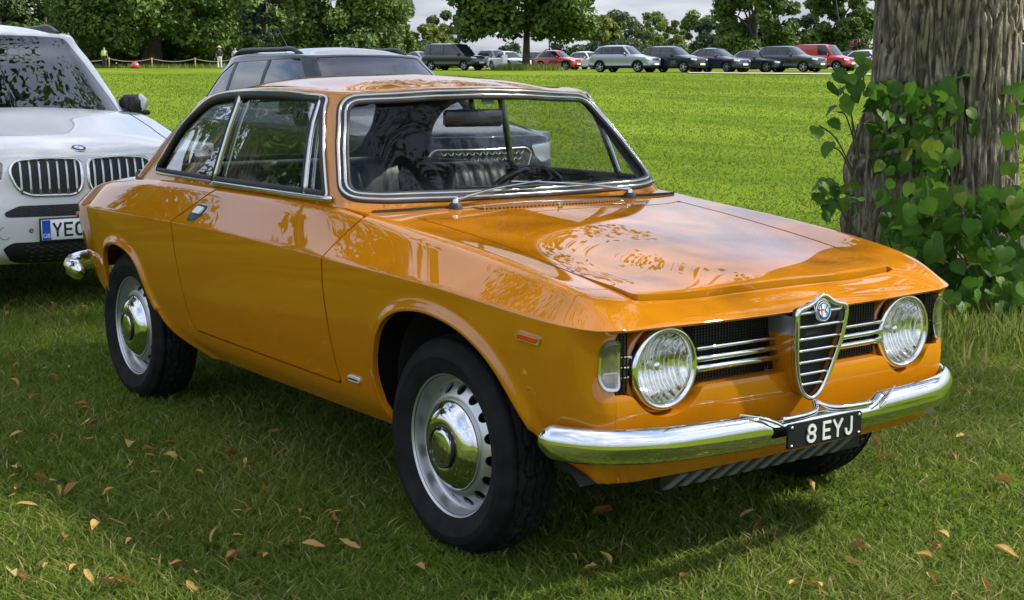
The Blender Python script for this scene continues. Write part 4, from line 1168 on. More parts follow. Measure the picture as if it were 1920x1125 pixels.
# ------------------------------------------------------------------ modern cars
def modern_shape(kind, L, W, H):
    w = W / 2; n = .482 * L; t = -.518 * L; wb = .605 * L; xf_, xr_ = wb / 2, -wb / 2
    hf = dict(suv=(.525, .675, .655), hatch=(.52, .655, .63), sedan=(.47, .645, .64), mpv=(.50, .58, .58), van=(.46, .60, .60), cross=(.51, .665, .655))[kind]
    zN, zh, zF = hf[0] * H, hf[1] * H, hf[2] * H
    zE = zF - .13
    hl = dict(suv=.285, hatch=.27, sedan=.30, mpv=.19, van=.235, cross=.28)[kind] * L      # bonnet length to the windscreen base
    xw = n - hl
    zr = zF + .01
    zhf = zN + .045
    zm = lambda x: zhf + (zh - zhf) * smoothstep(n - .15, xw - .1, x) ** .8 if False else zhf + (zh - zhf) * np.clip((n - .12 - x) / (n - .12 - xw), 0, 1) ** .85
    deck = dict(suv=0, hatch=0, sedan=1, mpv=0, van=0, cross=0)[kind]
    tz = zE - (.0 if deck else .06)
    ST = [
        (t + .09, .70 * w, tz, t + .09, .695 * w, tz + .004, t + .04, .5 * w, tz, t + .02, tz),
        (t + .17, .86 * w, tz + .01, t + .15, .78 * w, tz + .09, t + .11, .5 * w, tz + .11, t + .09, tz + .12),
        (t + .42, .95 * w, zE, t + .40, .86 * w, zF - .01, t + .40, .5 * w, zr, t + .40, zr + .01),
        (xr_, .99 * w, zE + .01, xr_, .90 * w, zF, xr_, .5 * w, zr, xr_, zr + .01),
        (-.3, w, zE + .005, -.3, .905 * w, zF - .005, -.3, .5 * w, zr, -.3, zr),
        (xw - .35, .995 * w, zE - .01, xw - .35, .90 * w, zF - .02, xw - .35, .6 * w, zh - .03, xw - .35, zh - .02),
        (xw, .99 * w, zE - .02, xw, .885 * w, zh - .06, xw + .02, .62 * w, zh - .035, xw + .05, zh - .005)]
    for fr in (.45, .75, .9):
        x = xw + (n - .12 - xw) * fr; k = fr
        ST.append((x - .05 * k, (.985 - .05 * k ** 3) * w, zE - .02 - .05 * k, x - .05 * k, (.875 - .08 * k) * w, zm(x) - .05 - .01 * k, x, .60 * w, zm(x) - .02, x + .04 * k, zm(x)))
    ST += [(n - .19, .875 * w, zN - .035, n - .17, .74 * w, zN + .012, n - .115, .55 * w, zN + .028, n - .065, zN + .035),
           (n - .12, .79 * w, zN - .02, n - .105, .70 * w, zN + .003, n - .07, .5 * w, zN + .008, n - .02, zN + .012),
           (n - .085, .70 * w, zN - .005, n - .084, .698 * w, zN - .004, n - .045, .45 * w, zN, n, zN)]
    zb = .17 * H if kind != 'sedan' and kind != 'hatch' else .14 * H
    zb = max(.20, zb - .03)
    # greenhouse
    rb, rt = dict(suv=(t + .16, t + .62), hatch=(t + .20, t + .72), sedan=(t + .78, t + 1.42), mpv=(t + .10, t + .34), van=(t + .07, t + .12), cross=(t + .30, t + 1.02))[kind]
    fb, ft = xw + .16, xw + .16 - dict(suv=.80, hatch=.80, sedan=.90, mpv=.95, van=.75, cross=.88)[kind]
    zt = H - dict(suv=.075, hatch=.07, sedan=.06, mpv=.07, van=.06, cross=.07)[kind]
    zrt = zt - (.04 if kind in ('hatch', 'cross', 'sedan') else .0)
    tw = dict(suv=.66, hatch=.66, sedan=.64, mpv=.78, van=.86, cross=.64)[kind] * w
    bw = .885 * w
    gb = zF - .03
    mid = (rb + fb) / 2
    GH = [(rb, 0, gb, rt, 0, zrt), (rb + .01, .35 * w, gb, rt + .01, tw * .5, zrt - .005), (rb + .05, .62 * w, gb, rt + .04, tw * .82, zrt - .012), (rb + .16, .78 * w, gb, rt + .13, tw * .93, zrt - .012), (rb + .42, .865 * w, gb, rt + .35, tw, zrt + .3 * (zt - zrt)),
          (mid - .35, bw, gb, (rt + ft) / 2 - .1, tw * 1.03, zt), (mid + .35, bw, gb, ft - .45, tw * 1.03, zt), (fb - .55, .875 * w, gb - .01, ft - .18, tw * .995, zt - .004), (fb - .30, .825 * w, gb - .03, ft - .07, tw * .95, zt - .01), (fb - .14, .72 * w, gb - .04, ft - .02, tw * .82, zt - .008), (fb - .05, .5 * w, gb - .045, ft + .015, tw * .5, zt), (fb, 0, gb - .045, ft + .03, 0, zt + .003)]
    ZC = [(rt, zrt), (rt + .35, zrt + (H - zrt) * .75), ((rt + ft) / 2, H), (ft - .25, zt + (H - zt) * .75), (ft + .03, zt + .003)]
    return dict(n=n, t=t, w=w, xf=xf_, xr=xr_, zN=zN, zh=zh, zF=zF, zE=zE, xw=xw, zb=zb, ST=ST, GH=GH, ZC=ZC, rb=rb, rt=rt, fb=fb, ft=ft, zt=zt, gb=gb, tw=tw, mid=mid, H=H, zrt=zrt)

DGLASS = mat('dark_car_glass', (.012, .014, .016), .03, 0, 0, spec=.8)
CARGLASS = glass_mat('car_window_glass', (.22, .25, .26), 1.7)
def modern_car(name, label, cat, kind, L, W, H, paint, loc, rz, group=None, hi=False, wheel_style=None, rails=False, cladding=False, wheel_r=.34, roof_mat=None, rear_glass=True, plate='white', group_=None, bikes=False):
    S = modern_shape(kind, L, W, H)
    car = thing(name, label, cat, loc, rz, group)
    q = dict(ns=260, nl=80) if hi else dict(ns=72, nl=26, ef=6, fh=6, hc=9)
    HBm, HUm = body_half(S['ST'], [(S['t'], S['zb'] + .12), (S['xr'] - .35, S['zb'] + .02), (S['xr'] + .4, S['zb']), (S['xf'] - .4, S['zb']), (S['xf'] + .4, S['zb'] + .02), (S['n'], S['zb'] + .02)], S['zb'] + .03, S['zb'] + .12,
        [(0, 0), (.2, -.003), (.45, .012), (.7, .012), (.88, .018), (1, .07)], [(0, 0), (.12, -.022), (.3, -.034), (.55, -.05), (.8, -.04), (.93, .0), (1, .07)], [(0, 0), (.3, -.03), (.6, -.05), (.85, -.03), (1, .05)], **q)
    V, N, F = HBm
    rA = wheel_r + .055
    archs = []
    for xa in (S['xf'], S['xr']):
        a = np.linspace(-.25, np.pi + .25, 40); P = np.stack([xa + rA * np.cos(a), wheel_r - .015 + rA * 1.0 * np.sin(a)], 1); P = np.vstack([P, [(xa - rA, 0), (xa + rA, 0)]]); archs.append(P)
    d = np.minimum(*[-sdf(V[:, [0, 2]], P) for P in archs])
    V = V + N * (.012 * np.exp(-((d - .01) / .02) ** 2) * smoothstep(.4, .8, -N[:, 1]))[:, None]
    HB0m = (V, N, F)
    H_, c = clip(HB0m, d); al = lips(H_[0], H_[1], c, .03, (0, 1, 0))
    # cabin hole
    G0 = np.array(S['GH']); CP = np.array([(x_ - .03 * np.sign(x_ - S['mid']), -max(h_ - .03, 0)) for x_, h_ in G0[:, :2]] + [(S['fb'], .1), (S['rb'], .1)])
    H_, _ = clip(H_, np.where((H_[0][:, 2] > S['gb'] - .10) & (H_[1][:, 2] > .3), -sdf(H_[0][:, :2], CP), 1.0))
    K = cabin_half(S['GH'], S['ZC'], bulge=.015, n=240 if hi else 90, nb=36 if hi else 16, nt=18 if hi else 10, xr=(S['rt'] + .3, S['ft'] - .25), edge=.9)
    kv, kn = K[0], K[1]
    zlo, zhi = S['zF'] + .015, S['zt'] - .03
    xb, xf2 = S['rb'] + .28, S['fb'] - .36
    def xa_(z): return S['fb'] - .36 + (S['ft'] - .13 - (S['fb'] - .36)) * (z - zlo) / (zhi - zlo)
    def xr2(z): return S['rb'] + .24 + (S['rt'] + .20 - (S['rb'] + .24)) * (z - zlo) / (zhi - zlo)
    DL = [(xr2(zlo), zlo), (xa_(zlo), zlo - .01), (xa_(zhi), zhi), (xr2(zhi) + .12, zhi - (.03 if kind != 'van' else 0)), (xr2(zhi - .12), zhi - .14)]
    if kind == 'van': DL = [(S['mid'] + .28, zlo), (xa_(zlo), zlo - .01), (xa_(zhi), zhi), (S['mid'] + .28, zhi)]
    DL = rpoly(DL, .045, 5)
    ds = np.where((kn[:, 1] < -.35), sdf(kv[:, [0, 2]], DL), -.5)
    zwl = S['gb'] - .02
    tw2 = S['tw']
    WSq = [(0, zwl), (.52 * S['w'], zwl), (.76 * S['w'], zwl + .02), (tw2 * .86, zhi + .0), (tw2 * .5, zhi + .012), (0, zhi + .015)]
    WSq = rpoly(WSq + [(-a, b_) for a, b_ in WSq[-2:0:-1]], .03, 4)
    dw = np.where((kn[:, 0] > .25) & (kv[:, 0] > S['ft'] - .45), sdf(kv[:, 1:], WSq), -.5)
    RWq = [(0, S['zF'] + .03), (.62 * S['w'], S['zF'] + .03), (tw2 * .82, S['zrt'] - .05), (0, S['zrt'] - .04)]
    RWq = rpoly(RWq + [(-a, b_) for a, b_ in RWq[-2:0:-1]], .04, 4)
    dr_ = np.where((kn[:, 0] < -.2) & (kv[:, 0] < S['rt'] + .35), sdf(kv[:, 1:], RWq), -.5) if kind != 'van' else np.full(len(kv), -.5)
    ks, _ = clip(K, ds); kw, _ = clip(K, dw - .002); kr, _ = clip(K, dr_)
    roof, ck = clip(K, -np.maximum(np.maximum(ds, dw), dr_)); rl = lips(roof[0], roof[1], ck, .012)
    body_parts = [H_, al, roof, rl]
    if cladding:
        zc = S['zb'] + .16
        dcl = np.where(N[:, 2] < .5, zc - V[:, 2], -1)
        low, _ = clip(H_, np.where(H_[1][:, 2] < .5, zc - H_[0][:, 2], -1)); H2, _ = clip(H_, np.where(H_[1][:, 2] < .5, H_[0][:, 2] - zc, 1)); body_parts[0] = H2
        da = np.minimum(*[-sdf(H2[0][:, [0, 2]], P) for P in archs]); 
        shellobj('cladding', both(low), BLACK, car)
        rim_, _ = clip(H2, np.where(H2[1][:, 1] < -.4, .055 - da, -1)); shellobj('arch_trim', offs(both(rim_), .006), BLACK, car)
    shellobj('body', both(join(*body_parts)), paint, car)
    gm = CARGLASS if hi else DGLASS
    shellobj('windscreen', offs(both(kw), -.004), gm, car)
    if len(kr[0]): shellobj('rear_window', offs(both(kr), -.004), gm, car)
    posts = [xr2(zlo) + .62, S['mid'] + .05] if kind != 'van' else []
    for sy in (1, -1):
        mir = (lambda M: M) if sy == 1 else mirror
        rest = ks; cuts = [-1e3] + posts + [1e3]
        for a, b_ in zip(cuts[:-1], cuts[1:]):
            pane, _ = clip(rest, np.minimum(rest[0][:, 0] - a - .03, b_ - rest[0][:, 0] - .03))
            if len(pane[0]): shellobj('side_window', offs(mir(pane), -.006), gm, car)
        shellobj('window_surround', offs(mir(ks), -.016), BLACK, car) if not hi else None
        for a in posts:
            pb, _ = clip(ks, .032 - np.abs(ks[0][:, 0] - a))
            if len(pb[0]): shellobj('window_post', offs(mir(pb), -.003), BLACK, car)
    if hi:
        li = both(offs(roof, -.03)); mk('headlining', li[0], [tuple(reversed(f)) for f in li[2]], VINYL2, car)
        mk('cabin_floor', [(S['rb'], -S['w'] * .85, S['zb'] + .2), (S['fb'], -S['w'] * .85, S['zb'] + .2), (S['fb'], S['w'] * .85, S['zb'] + .2), (S['rb'], S['w'] * .85, S['zb'] + .2)], [(0, 1, 2, 3)], DARK, car, False)
        mk('dashboard', [(S['fb'] - .06, -S['w'] * .75, S['gb'] - .05), (S['fb'] - .06, S['w'] * .75, S['gb'] - .05), (S['fb'] - .75, S['w'] * .8, S['gb'] + .01), (S['fb'] - .75, -S['w'] * .8, S['gb'] + .01), (S['fb'] - .80, S['w'] * .8, S['gb'] - .3), (S['fb'] - .80, -S['w'] * .8, S['gb'] - .3)], [(0, 1, 2, 3), (3, 2, 4, 5)], VINYL, car, False)
        for sy in (-1, 1):
            st = bpy.data.objects.new('front_seat', None); col.objects.link(st); st.parent = car
            cushion('seat_back', (S['mid'] + .05, sy * .37, S['gb'] - .10), (.16, .50, .62), 3, 0, RY(-16), st); cushion('head_rest', (S['mid'] - .07, sy * .37, S['gb'] + .30), (.12, .26, .2), 1, 0, RY(-10), st)
    if roof_mat: pass
    # wheels
    st = wheel_style or (STEEL, 5, False)
    for x in (S['xf'], S['xr']):
        for sy in (-1, 1):
            wheel(car, (x, sy * (S['w'] * .985 - .035), wheel_r), sy, wheel_r, wheel_r - .10, .23, st, n=40 if hi else 22)
    for P in archs:
        for sy in (-1, 1):
            PP = P[:-2]; k = len(PP); h0, h1_ = S['w'] * .97 - .03, S['w'] * .97 - .34
            mk('wheel_house', [(x, sy * h0, z) for x, z in PP] + [(x, sy * h1_, z) for x, z in PP], [(i, i + 1, k + i + 1, k + i) for i in range(k - 1)] + [tuple(range(k, 2 * k))], DARK, car, False)
    B().box(((S['xf'] + S['xr']) / 2, 0, S['zb'] + .06), (L * .86, W * .66, .05)).obj('underbody', DARK, car, False)
    # mirrors
    for sy in (-1, 1):
        b = B(); b.box((S['fb'] - .60, sy * (S['w'] - .02), S['gb'] + .055), (.11, .18, .135), None, .04); mo = b.obj('door_mirror', paint if not hi else BLACK, car, True)
        if hi: b = B(); b.box((S['fb'] - .585, sy * (S['w'] + .035), S['gb'] + .062), (.10, .085, .128), None, .04); b.obj('mirror_cap', paint, mo, True)
        b = B(); b.box((S['fb'] - .58, sy * (S['w'] - .09), S['gb'] + .01), (.08, .14, .05), None, .02); b.box((S['fb'] - .605, sy * (S['w'] + .02), S['gb'] + .0), (.10, .15, .035), None, .012); b.box((S['fb'] - .50 - .04, sy * (S['w'] - .03), S['gb'] + .06), (.02, .07, .10), None, .01); b.obj('mirror_foot', BLACK, mo, True)
    if rails:
        for sy in (-1, 1):
            xs = np.linspace(S['rt'] + .08, S['ft'] - .22, 9); pts = []
            ku = np.where(kn[:, 2] > .3)[0]
            for i, x in enumerate(xs):
                e = min(i, 8 - i); yq = S['tw'] * .90; dq = ((kv[ku][:, :2] - (x, -yq)) ** 2).sum(1); zz = kv[ku[np.argmin(dq)], 2] + (.035 if e > 0 else -.012); pts.append((x, sy * yq, zz))
            Vt, Ft = tube(crom(pts, 4, False), .022, 8); mk('roof_rail', Vt, Ft, BLACK if rails is True else rails, car)
    car['S'] = 0; del car['S']
    return car, S, HB0m, K

def front_patch(HB, poly, off, m, name, parent, lipd=0.0, xmin=1.2, sides=(1, -1), ring=None, tube_r=.008):
    """a piece of the nose surface inside a (|y|, z) outline, on one or both sides"""
    V, N, F = HB
    d = np.where((V[:, 0] > xmin) & (N[:, 0] > .12), sdf(np.stack([-V[:, 1], V[:, 2]], 1), poly), -.5)
    P, c = clip(HB, d)
    if not len(P[0]): return []
    P = offs(P, off); out = []
    for sy in sides:
        mir = (lambda M: M) if sy == 1 else mirror
        o = shellobj(name, mir(join(P, lips(P[0], P[1], c, lipd)) if lipd else P), m, parent); out.append(o)
        if ring:
            for l, closed in chain(c):
                Q = resample(P[0][l] * [1, sy, 1], .012, closed); Vt, Ft = tube(Q, tube_r, 8, closed); mk(ring[0], Vt, Ft, ring[1], o)
    return out

def face_parts(car, S, HB, paint, lamp=True, grille=None, plate=True, pm=WHITE_P, lower=True):
    """lamps, grille, lower intake and plate for the far cars"""
    w, zN, n = S['w'], S['zN'], S['n']
    if lamp: front_patch(HB, rpoly([(.52 * w, zN - .045), (.93 * w, zN - .005), (.93 * w, zN - .10), (.60 * w, zN - .13)], .02, 4), .006, CLEARL, 'headlamp', car, xmin=S['xf'])
    front_patch(HB, rpoly(grille or [(-.05, zN - .03), (.46 * w, zN - .03), (.40 * w, zN - .14), (-.05, zN - .15)], .01, 4), .006, BLACK, 'grille', car, xmin=S['xf'])
    if lower: front_patch(HB, rpoly([(-.05, S['zb'] + .18), (.62 * w, S['zb'] + .20), (.66 * w, S['zb'] + .07), (-.05, S['zb'] + .06)], .02, 4), .006, BLACK, 'lower_intake', car, xmin=S['xf'])
    if plate: B().box((n + .055, 0, S['zb'] + .25), (.012, .52, .11)).obj('number_plate', pm, car, False)

WHITEP = mat('white_paint', (.66, .66, .655), .4, 0, 1.0, spec=.2, coat_ior=1.6)
NAVY = mat('navy_paint', (.008, .011, .022), .3, 0, 1.0, spec=.1, coat_ior=1.42)
BLACKP = mat('black_paint', (.008, .008, .010), .3, 0, 1.0)
SILVER = mat('silver_paint', (.30, .33, .37), .32, .6, 1.0)
REDP = mat('red_paint', (.42, .014, .018), .35, 0, 1.0)
GREYP = mat('grey_paint', (.16, .17, .19), .32, .5, 1.0)
DARKGREY = mat('gloss_black_trim', (.01, .01, .011), .15, coat=1)

# --- white SUV behind the coupe's tail
suv, S, HBw, Kw = modern_car('white_suv', 'white sport utility vehicle with twin slatted grille parked behind the coupe', 'car', 'suv', 4.65, 1.86, 1.66, WHITEP, (-5.66, -.01, 0), R(-2), hi=True, wheel_style=(STEEL, 5, True), rails=True, wheel_r=.355)
nx = S['n']
def nose_x(HB, y, z):
    V = HB[0]; i = np.where((V[:, 0] > 1.6) & (HB[1][:, 0] > .1))[0]; d = ((np.stack([-V[i, 1], V[i, 2]], 1) - (abs(y), z)) ** 2).sum(1); o = np.argsort(d)[:6]; w_ = 1 / (d[o] + 1e-7); w_ /= w_.sum(); return float((V[i[o], 0] * w_).sum())
KID = rpoly([(.018, .852), (.20, .862), (.365, .850), (.40, .800), (.365, .700), (.30, .662), (.055, .660), (.018, .70)], .035, 6)
for o in front_patch(HBw, KID, .002, mat('grille_black', (.006, .006, .007), .5), 'kidney_grille', suv, ring=('kidney_frame', CHROME), tube_r=.011):
    sgn = 1 if o.data.vertices[0].co.y < 0 else -1
    for k in range(7):
        y = .052 + k * .048; pts = []
        for z in np.linspace(.672, .845, 7):
            yy = y + .018 * (z - .76) / .1 * 0; pts.append((nose_x(HBw, yy, z) + .008, -sgn * yy, z))
        if y > .35: pts = pts[2:]
        Vt, Ft = tube(pts, .0075, 6); mk('grille_slat', Vt, Ft, mat('satin_silver', (.55, .55, .54), .3, .9), o)
HEXM = mat('intake_black', (.010, .010, .011), .5)
for poly, nm in ((rpoly([(-.05, .612), (.36, .610), (.44, .575), (.43, .550), (-.05, .548)], .012, 4), 'upper_intake'), (rpoly([(-.05, .412), (.40, .412), (.455, .38), (.40, .305), (.34, .288), (-.05, .285)], .02, 4), 'lower_intake')):
    for o in front_patch(HBw, poly, .003, HEXM, nm, suv):
        pass
b = B()
for zc in (.565, .580, .595):
    for k in range(-16, 17):
        y = k * .025
        if abs(y) > .38: continue
        b.box((nose_x(HBw, y, zc) + .005, y, zc + (.004 if k % 2 else -.004)), (.004, .020, .003))
for zc in (.31, .335, .36, .385):
    for k in range(-16, 17):
        y = k * .025
        if abs(y) > .33: continue
        b.box((nose_x(HBw, y, zc) + .005, y, zc + (.005 if k % 2 else -.005)), (.004, .020, .003))
b.obj('intake_mesh', mat('mesh_grey', (.06, .06, .06), .4), suv, False)['kind'] = 'stuff'
for sgn in (-1, 1):
    x = nose_x(HBw, .305, .475); V_, F_ = lathe([(.013, 0), (.012, .003), (.006, .003), (.005, .001), (0, .001)], 20, False); mk('parking_sensor', xf(V_, to_x((x - .001, sgn * .305, .475))), F_, GREYP, suv)
x = nose_x(HBw, .44, .465); V_, F_ = tube([(x + .001, -.44 + .033 * math.cos(a), .465 + .033 * math.sin(a)) for a in np.linspace(0, 2 * math.pi, 28, endpoint=False)], .0018, 6, True); mk('tow_eye_cover', V_, F_, GREYP, suv)
front_patch(HBw, rpoly([(.42, .845), (.60, .875), (.84, .90), (.84, .80), (.62, .735), (.44, .745)], .02, 5), .004, mat('lamp_dark_inside', (.03, .032, .035), .12, .5, 1), 'headlamp', suv)
front_patch(HBw, rpoly([(.46, .828), (.60, .845), (.60, .77), (.47, .765)], .03, 5), .008, CHROME, 'lamp_reflector', suv); front_patch(HBw, rpoly([(.64, .86), (.76, .875), (.76, .80), (.65, .775)], .03, 5), .008, CHROME, 'lamp_reflector', suv)
front_patch(HBw, rpoly([(.40, .853), (.60, .883), (.86, .91), (.86, .79), (.62, .725), (.42, .735)], .02, 5), .016, LENS, 'lamp_lens', suv)
npw = B().box((nx + .062, 0, .477), (.012, .525, .112), None, .004).obj('number_plate', mat('plate_reflective', (.78, .79, .80), .35), suv)
B().box((nx + .058, 0, .477), (.012, .545, .13), None, .004).obj('plate_frame', BLACK, npw)
B().box((nx + .0685, -.237, .477), (.001, .045, .108)).obj('plate_band', mat('plate_blue', (.01, .09, .45), .4), npw, False)
text_mesh('band_letters', 'GB', .032, WHITE_P, npw, to_x((nx + .0692, -.237, .446)), .0005)
xs_ = -.196
for ch in 'YE0':
    b = B(); glyph_boxes(GL[ch], xs_, .038, .066, .0125, b); b.V = [xf(q_, to_x((nx + .0672, 0, .477))) for q_ in b.V]; b.obj('plate_character', mat('plate_char_black', (.01, .01, .01), .5), npw, False); xs_ += .061
# roundel on the bonnet edge
Vh = HBw[0]; i = np.where((np.abs(Vh[:, 1]) < .02) & (Vh[:, 0] > nx - .4) & (HBw[1][:, 2] > .3))[0]; i = i[np.argmin(np.abs(Vh[i, 2] - .905))]; pn_, nn_ = Vh[i] * [1, 0, 1], HBw[1][i]
zax = Vector(nn_).normalized(); Mx = Matrix.Translation(Vector(pn_)) @ zax.to_track_quat('Z', 'Y').to_matrix().to_4x4(); Mx = np.array(Mx)
bd = bpy.data.objects.new('roundel', None); col.objects.link(bd); bd.parent = suv
V_, F_ = lathe([(.043, -.004), (.044, .003), (.041, .005), (.039, .004)], 40, False); mk('roundel_rim', xf(V_, Mx), F_, CHROME, bd)
V_, F_ = lathe([(.040, .004), (0, .005)], 40, False); mk('roundel_ring', xf(V_, Mx), F_, BLACK, bd)
for k in range(4):
    t = np.linspace(0, np.pi / 2, 8) + k * np.pi / 2; P_ = np.array([(0, 0, .0065)] + [(.025 * math.cos(a), .025 * math.sin(a), .0062) for a in t]); mk('roundel_quarter', xf(P_, Mx), [tuple(range(len(P_)))], EWHITE if k % 2 else mat('enamel_sky', (.03, .22, .55), .2, coat=1), bd, False)
# bonnet swage lines and shut line hint
for sy in (-1, 1):
    Pn = []
    for x in np.linspace(S['xw'] + .12, nx - .32, 14):
        i = np.where((HBw[1][:, 2] > .3) & (HBw[0][:, 0] > .5))[0]; yq = .70 - .12 * (x - S['xw']) / (nx - S['xw']); d_ = ((HBw[0][i][:, :2] - (x, -yq)) ** 2).sum(1); j = i[np.argmin(d_)]; Pn.append(HBw[0][j] * [1, -sy, 1] + HBw[1][j] * [1, -sy, 1] * .0)
    Vt, Ft = tube(resample(Pn, .03, False), .003, 5); mk('bonnet_gap', Vt, Ft, DARK, suv)

# --- dark SUV beyond the coupe
dsuv, S2, HBd, Kd = modern_car('navy_suv', 'dark navy sport utility vehicle with black roof rails and netted grille beyond the coupe roof', 'car', 'suv', 4.28, 1.82, 1.57, NAVY, (-7.163, 3.806, 0), R(-1), hi=True, wheel_style=(STEEL, 5, True), rails=BLACK, wheel_r=.33, cladding=True)
zN = S2['zN'] - .05; n2 = S2['n']
for o in front_patch(HBd, rpoly([(-.02, zN - .05), (.44, zN - .045), (.50, zN - .09), (.43, zN - .22), (.33, zN - .26), (-.02, zN - .26)], .02, 5), .003, mat('grille_black', (.006, .006, .007), .5), 'grille', dsuv, xmin=1.2, ring=('grille_frame', CHROME2), tube_r=.009): pass
b = B()
for r_ in range(4):
    for k in range(-7, 8):
        y = (k + (.5 if r_ % 2 else 0)) * .062; z = zN - .08 - r_ * .05
        if abs(y) > .43 - .04 * r_: continue
        x = nose_x(HBd, y, z); b.tube([(x + .008, y - .026, z + .012), (x + .012, y - .01, z - .008), (x + .012, y + .01, z - .008), (x + .008, y + .026, z + .012)], .0045, 5)
b.obj('grille_net', mat('net_silver', (.22, .23, .24), .3, .8), dsuv)['kind'] = 'stuff'
front_patch(HBd, rpoly([(.50, zN - .03), (.84, zN - .005), (.84, zN - .13), (.60, zN - .17), (.53, zN - .10)], .02, 5), .004, mat('lamp_inside_bright', (.5, .52, .55), .15, .9, 1), 'headlamp', dsuv)
front_patch(HBd, rpoly([(.49, zN - .02), (.86, zN + .0), (.86, zN - .14), (.60, zN - .18), (.52, zN - .10)], .02, 5), .014, LENS, 'lamp_lens', dsuv)
front_patch(HBd, rpoly([(-.02, S2['zb'] + .18), (.6, S2['zb'] + .2), (.62, S2['zb'] + .08), (-.02, S2['zb'] + .07)], .02, 4), .004, BLACK, 'lower_intake', dsuv)
b = B().box((n2 + .055, 0, S2['zb'] + .27), (.012, .52, .11)).obj('number_plate', WHITE_P, dsuv, False)
Vt, Ft = tube([(S2['rt'] + .25, 0, S2['H'] - .03), (S2['rt'] - .02, 0, S2['H'] + .22)], [.006, .002], 6); mk('aerial', Vt, Ft, BLACK, dsuv)

# --- the row of cars across the field
def ground_z(x, y):
    d = (x - CAM.x) * FW.x + (y - CAM.y) * FW.y
    return float(GZ(d))
_gd = np.array([-400, 0, 14, 22, 35, 60, 90, 130, 250, 500, 1500]); _gz = np.array([0, 0, 0, .07, .30, .90, 1.57, 1.98, 2.7, 3.5, 5.0])
def GZ(d):
    # smooth through the knots (monotone Hermite)
    d = np.asarray(d, float); h = np.diff(_gd); s = np.diff(_gz) / h; m = np.r_[s[0], np.where(s[:-1] * s[1:] > 0, 2 * s[:-1] * s[1:] / (s[:-1] + s[1:] + 1e-12), 0), s[-1]]
    i = np.clip(np.searchsorted(_gd, d, side='right') - 1, 0, len(h) - 1); t = np.clip((d - _gd[i]) / h[i], 0, 1)
    return (2 * t ** 3 - 3 * t ** 2 + 1) * _gz[i] + (t ** 3 - 2 * t ** 2 + t) * h[i] * m[i] + (-2 * t ** 3 + 3 * t ** 2) * _gz[i + 1] + (t ** 3 - t ** 2) * h[i] * m[i + 1]
def spot(px, depth, z=None):
    """ground point seen in column px of the photograph at a given distance"""
    lat = (px - 960) / 2686.5 * depth * .988
    p = CAM + FW * depth + RT * lat
    return (p.x, p.y, ground_z(p.x, p.y) if z is None else z)
HEAD = math.atan2(RT.y, RT.x)
ROW = 'cars parked across the field'
def far(name, label, cat, kind, L, W, H, paint, px, depth, turn=-38, **kw):
    f_kw = {k: kw.pop(k) for k in ('grille', 'lamp') if k in kw}
    car, S, HB, K = modern_car(name, label, cat, kind, L, W, H, paint, spot(px, depth), HEAD + R(turn), ROW, **kw)
    face_parts(car, S, HB, paint, **f_kw); return car, S, HB
far('people_carrier', 'tall black people carrier with chrome grille at the tree line', 'car', 'mpv', 4.95, 1.85, 1.90, BLACKP, 852, 104, turn=-36)
far('saloon_car', 'pale silver car half hidden behind the black people carrier', 'car', 'sedan', 4.5, 1.8, 1.46, SILVER, 790, 120, turn=-40)
far('estate_car', 'dark grey car beside the white post and slender tree', 'car', 'suv', 4.4, 1.8, 1.6, GREYP, 930, 118, turn=-55)
far('saloon_car', 'white low car beside the slender tree trunk', 'car', 'sedan', 4.4, 1.8, 1.42, WHITEP, 955, 112, turn=-60)
far('hatchback', 'black hatchback tucked behind the red hatchback', 'car', 'hatch', 4.1, 1.75, 1.5, BLACKP, 1012, 124, turn=-50)
far('hatchback', 'small bright red hatchback next to the slender tree', 'car', 'hatch', 3.75, 1.7, 1.51, REDP, 1046, 113, turn=-33)
far('saloon_car', 'white car between the red hatchback and the silver crossover', 'car', 'hatch', 4.2, 1.75, 1.48, WHITEP, 1103, 120, turn=-50)
far('crossover', 'silver blue crossover with rounded rear side window', 'car', 'suv', 4.55, 1.82, 1.68, SILVER, 1172, 91, turn=-36, cladding=True)
far('crossover', 'dark navy crossover with silver front skid plate next to the silver crossover', 'car', 'suv', 4.45, 1.84, 1.63, NAVY, 1262, 91, turn=-42, cladding=True)
far('crossover', 'low dark blue coupe crossover with twin grille and sloping roof', 'car', 'cross', 4.36, 1.82, 1.53, mat('blue_black_paint', (.014, .018, .036), .3, 0, 1), 1344, 92, turn=-44)
far('saloon_car', 'dark grey blue saloon, the lowest car of the row', 'car', 'sedan', 4.63, 1.81, 1.43, mat('slate_paint', (.022, .026, .038), .3, .2, 1), 1416, 94, turn=-44)
far('estate_car', 'large black sport utility vehicle next to the red van', 'car', 'suv', 4.7, 1.89, 1.67, BLACKP, 1480, 93, turn=-40)
far('panel_van', 'bright red panel van with black front bumper', 'van', 'van', 4.3, 1.72, 1.83, REDP, 1545, 99, turn=-40, cladding=True)
bc, bS, _ = far('estate_car', 'dark car carrying bicycles on its roof beyond the red van', 'car', 'hatch', 4.3, 1.78, 1.45, BLACKP, 1604, 112, turn=-46)
far('hatchback', 'white car parked by the thick tree trunk', 'car', 'hatch', 4.1, 1.75, 1.5, WHITEP, 1632, 104, turn=-46)
far('people_carrier', 'dark van seen past the right edge of the thick tree trunk', 'van', 'mpv', 4.8, 1.85, 1.85, NAVY, 1950, 46, turn=-60)
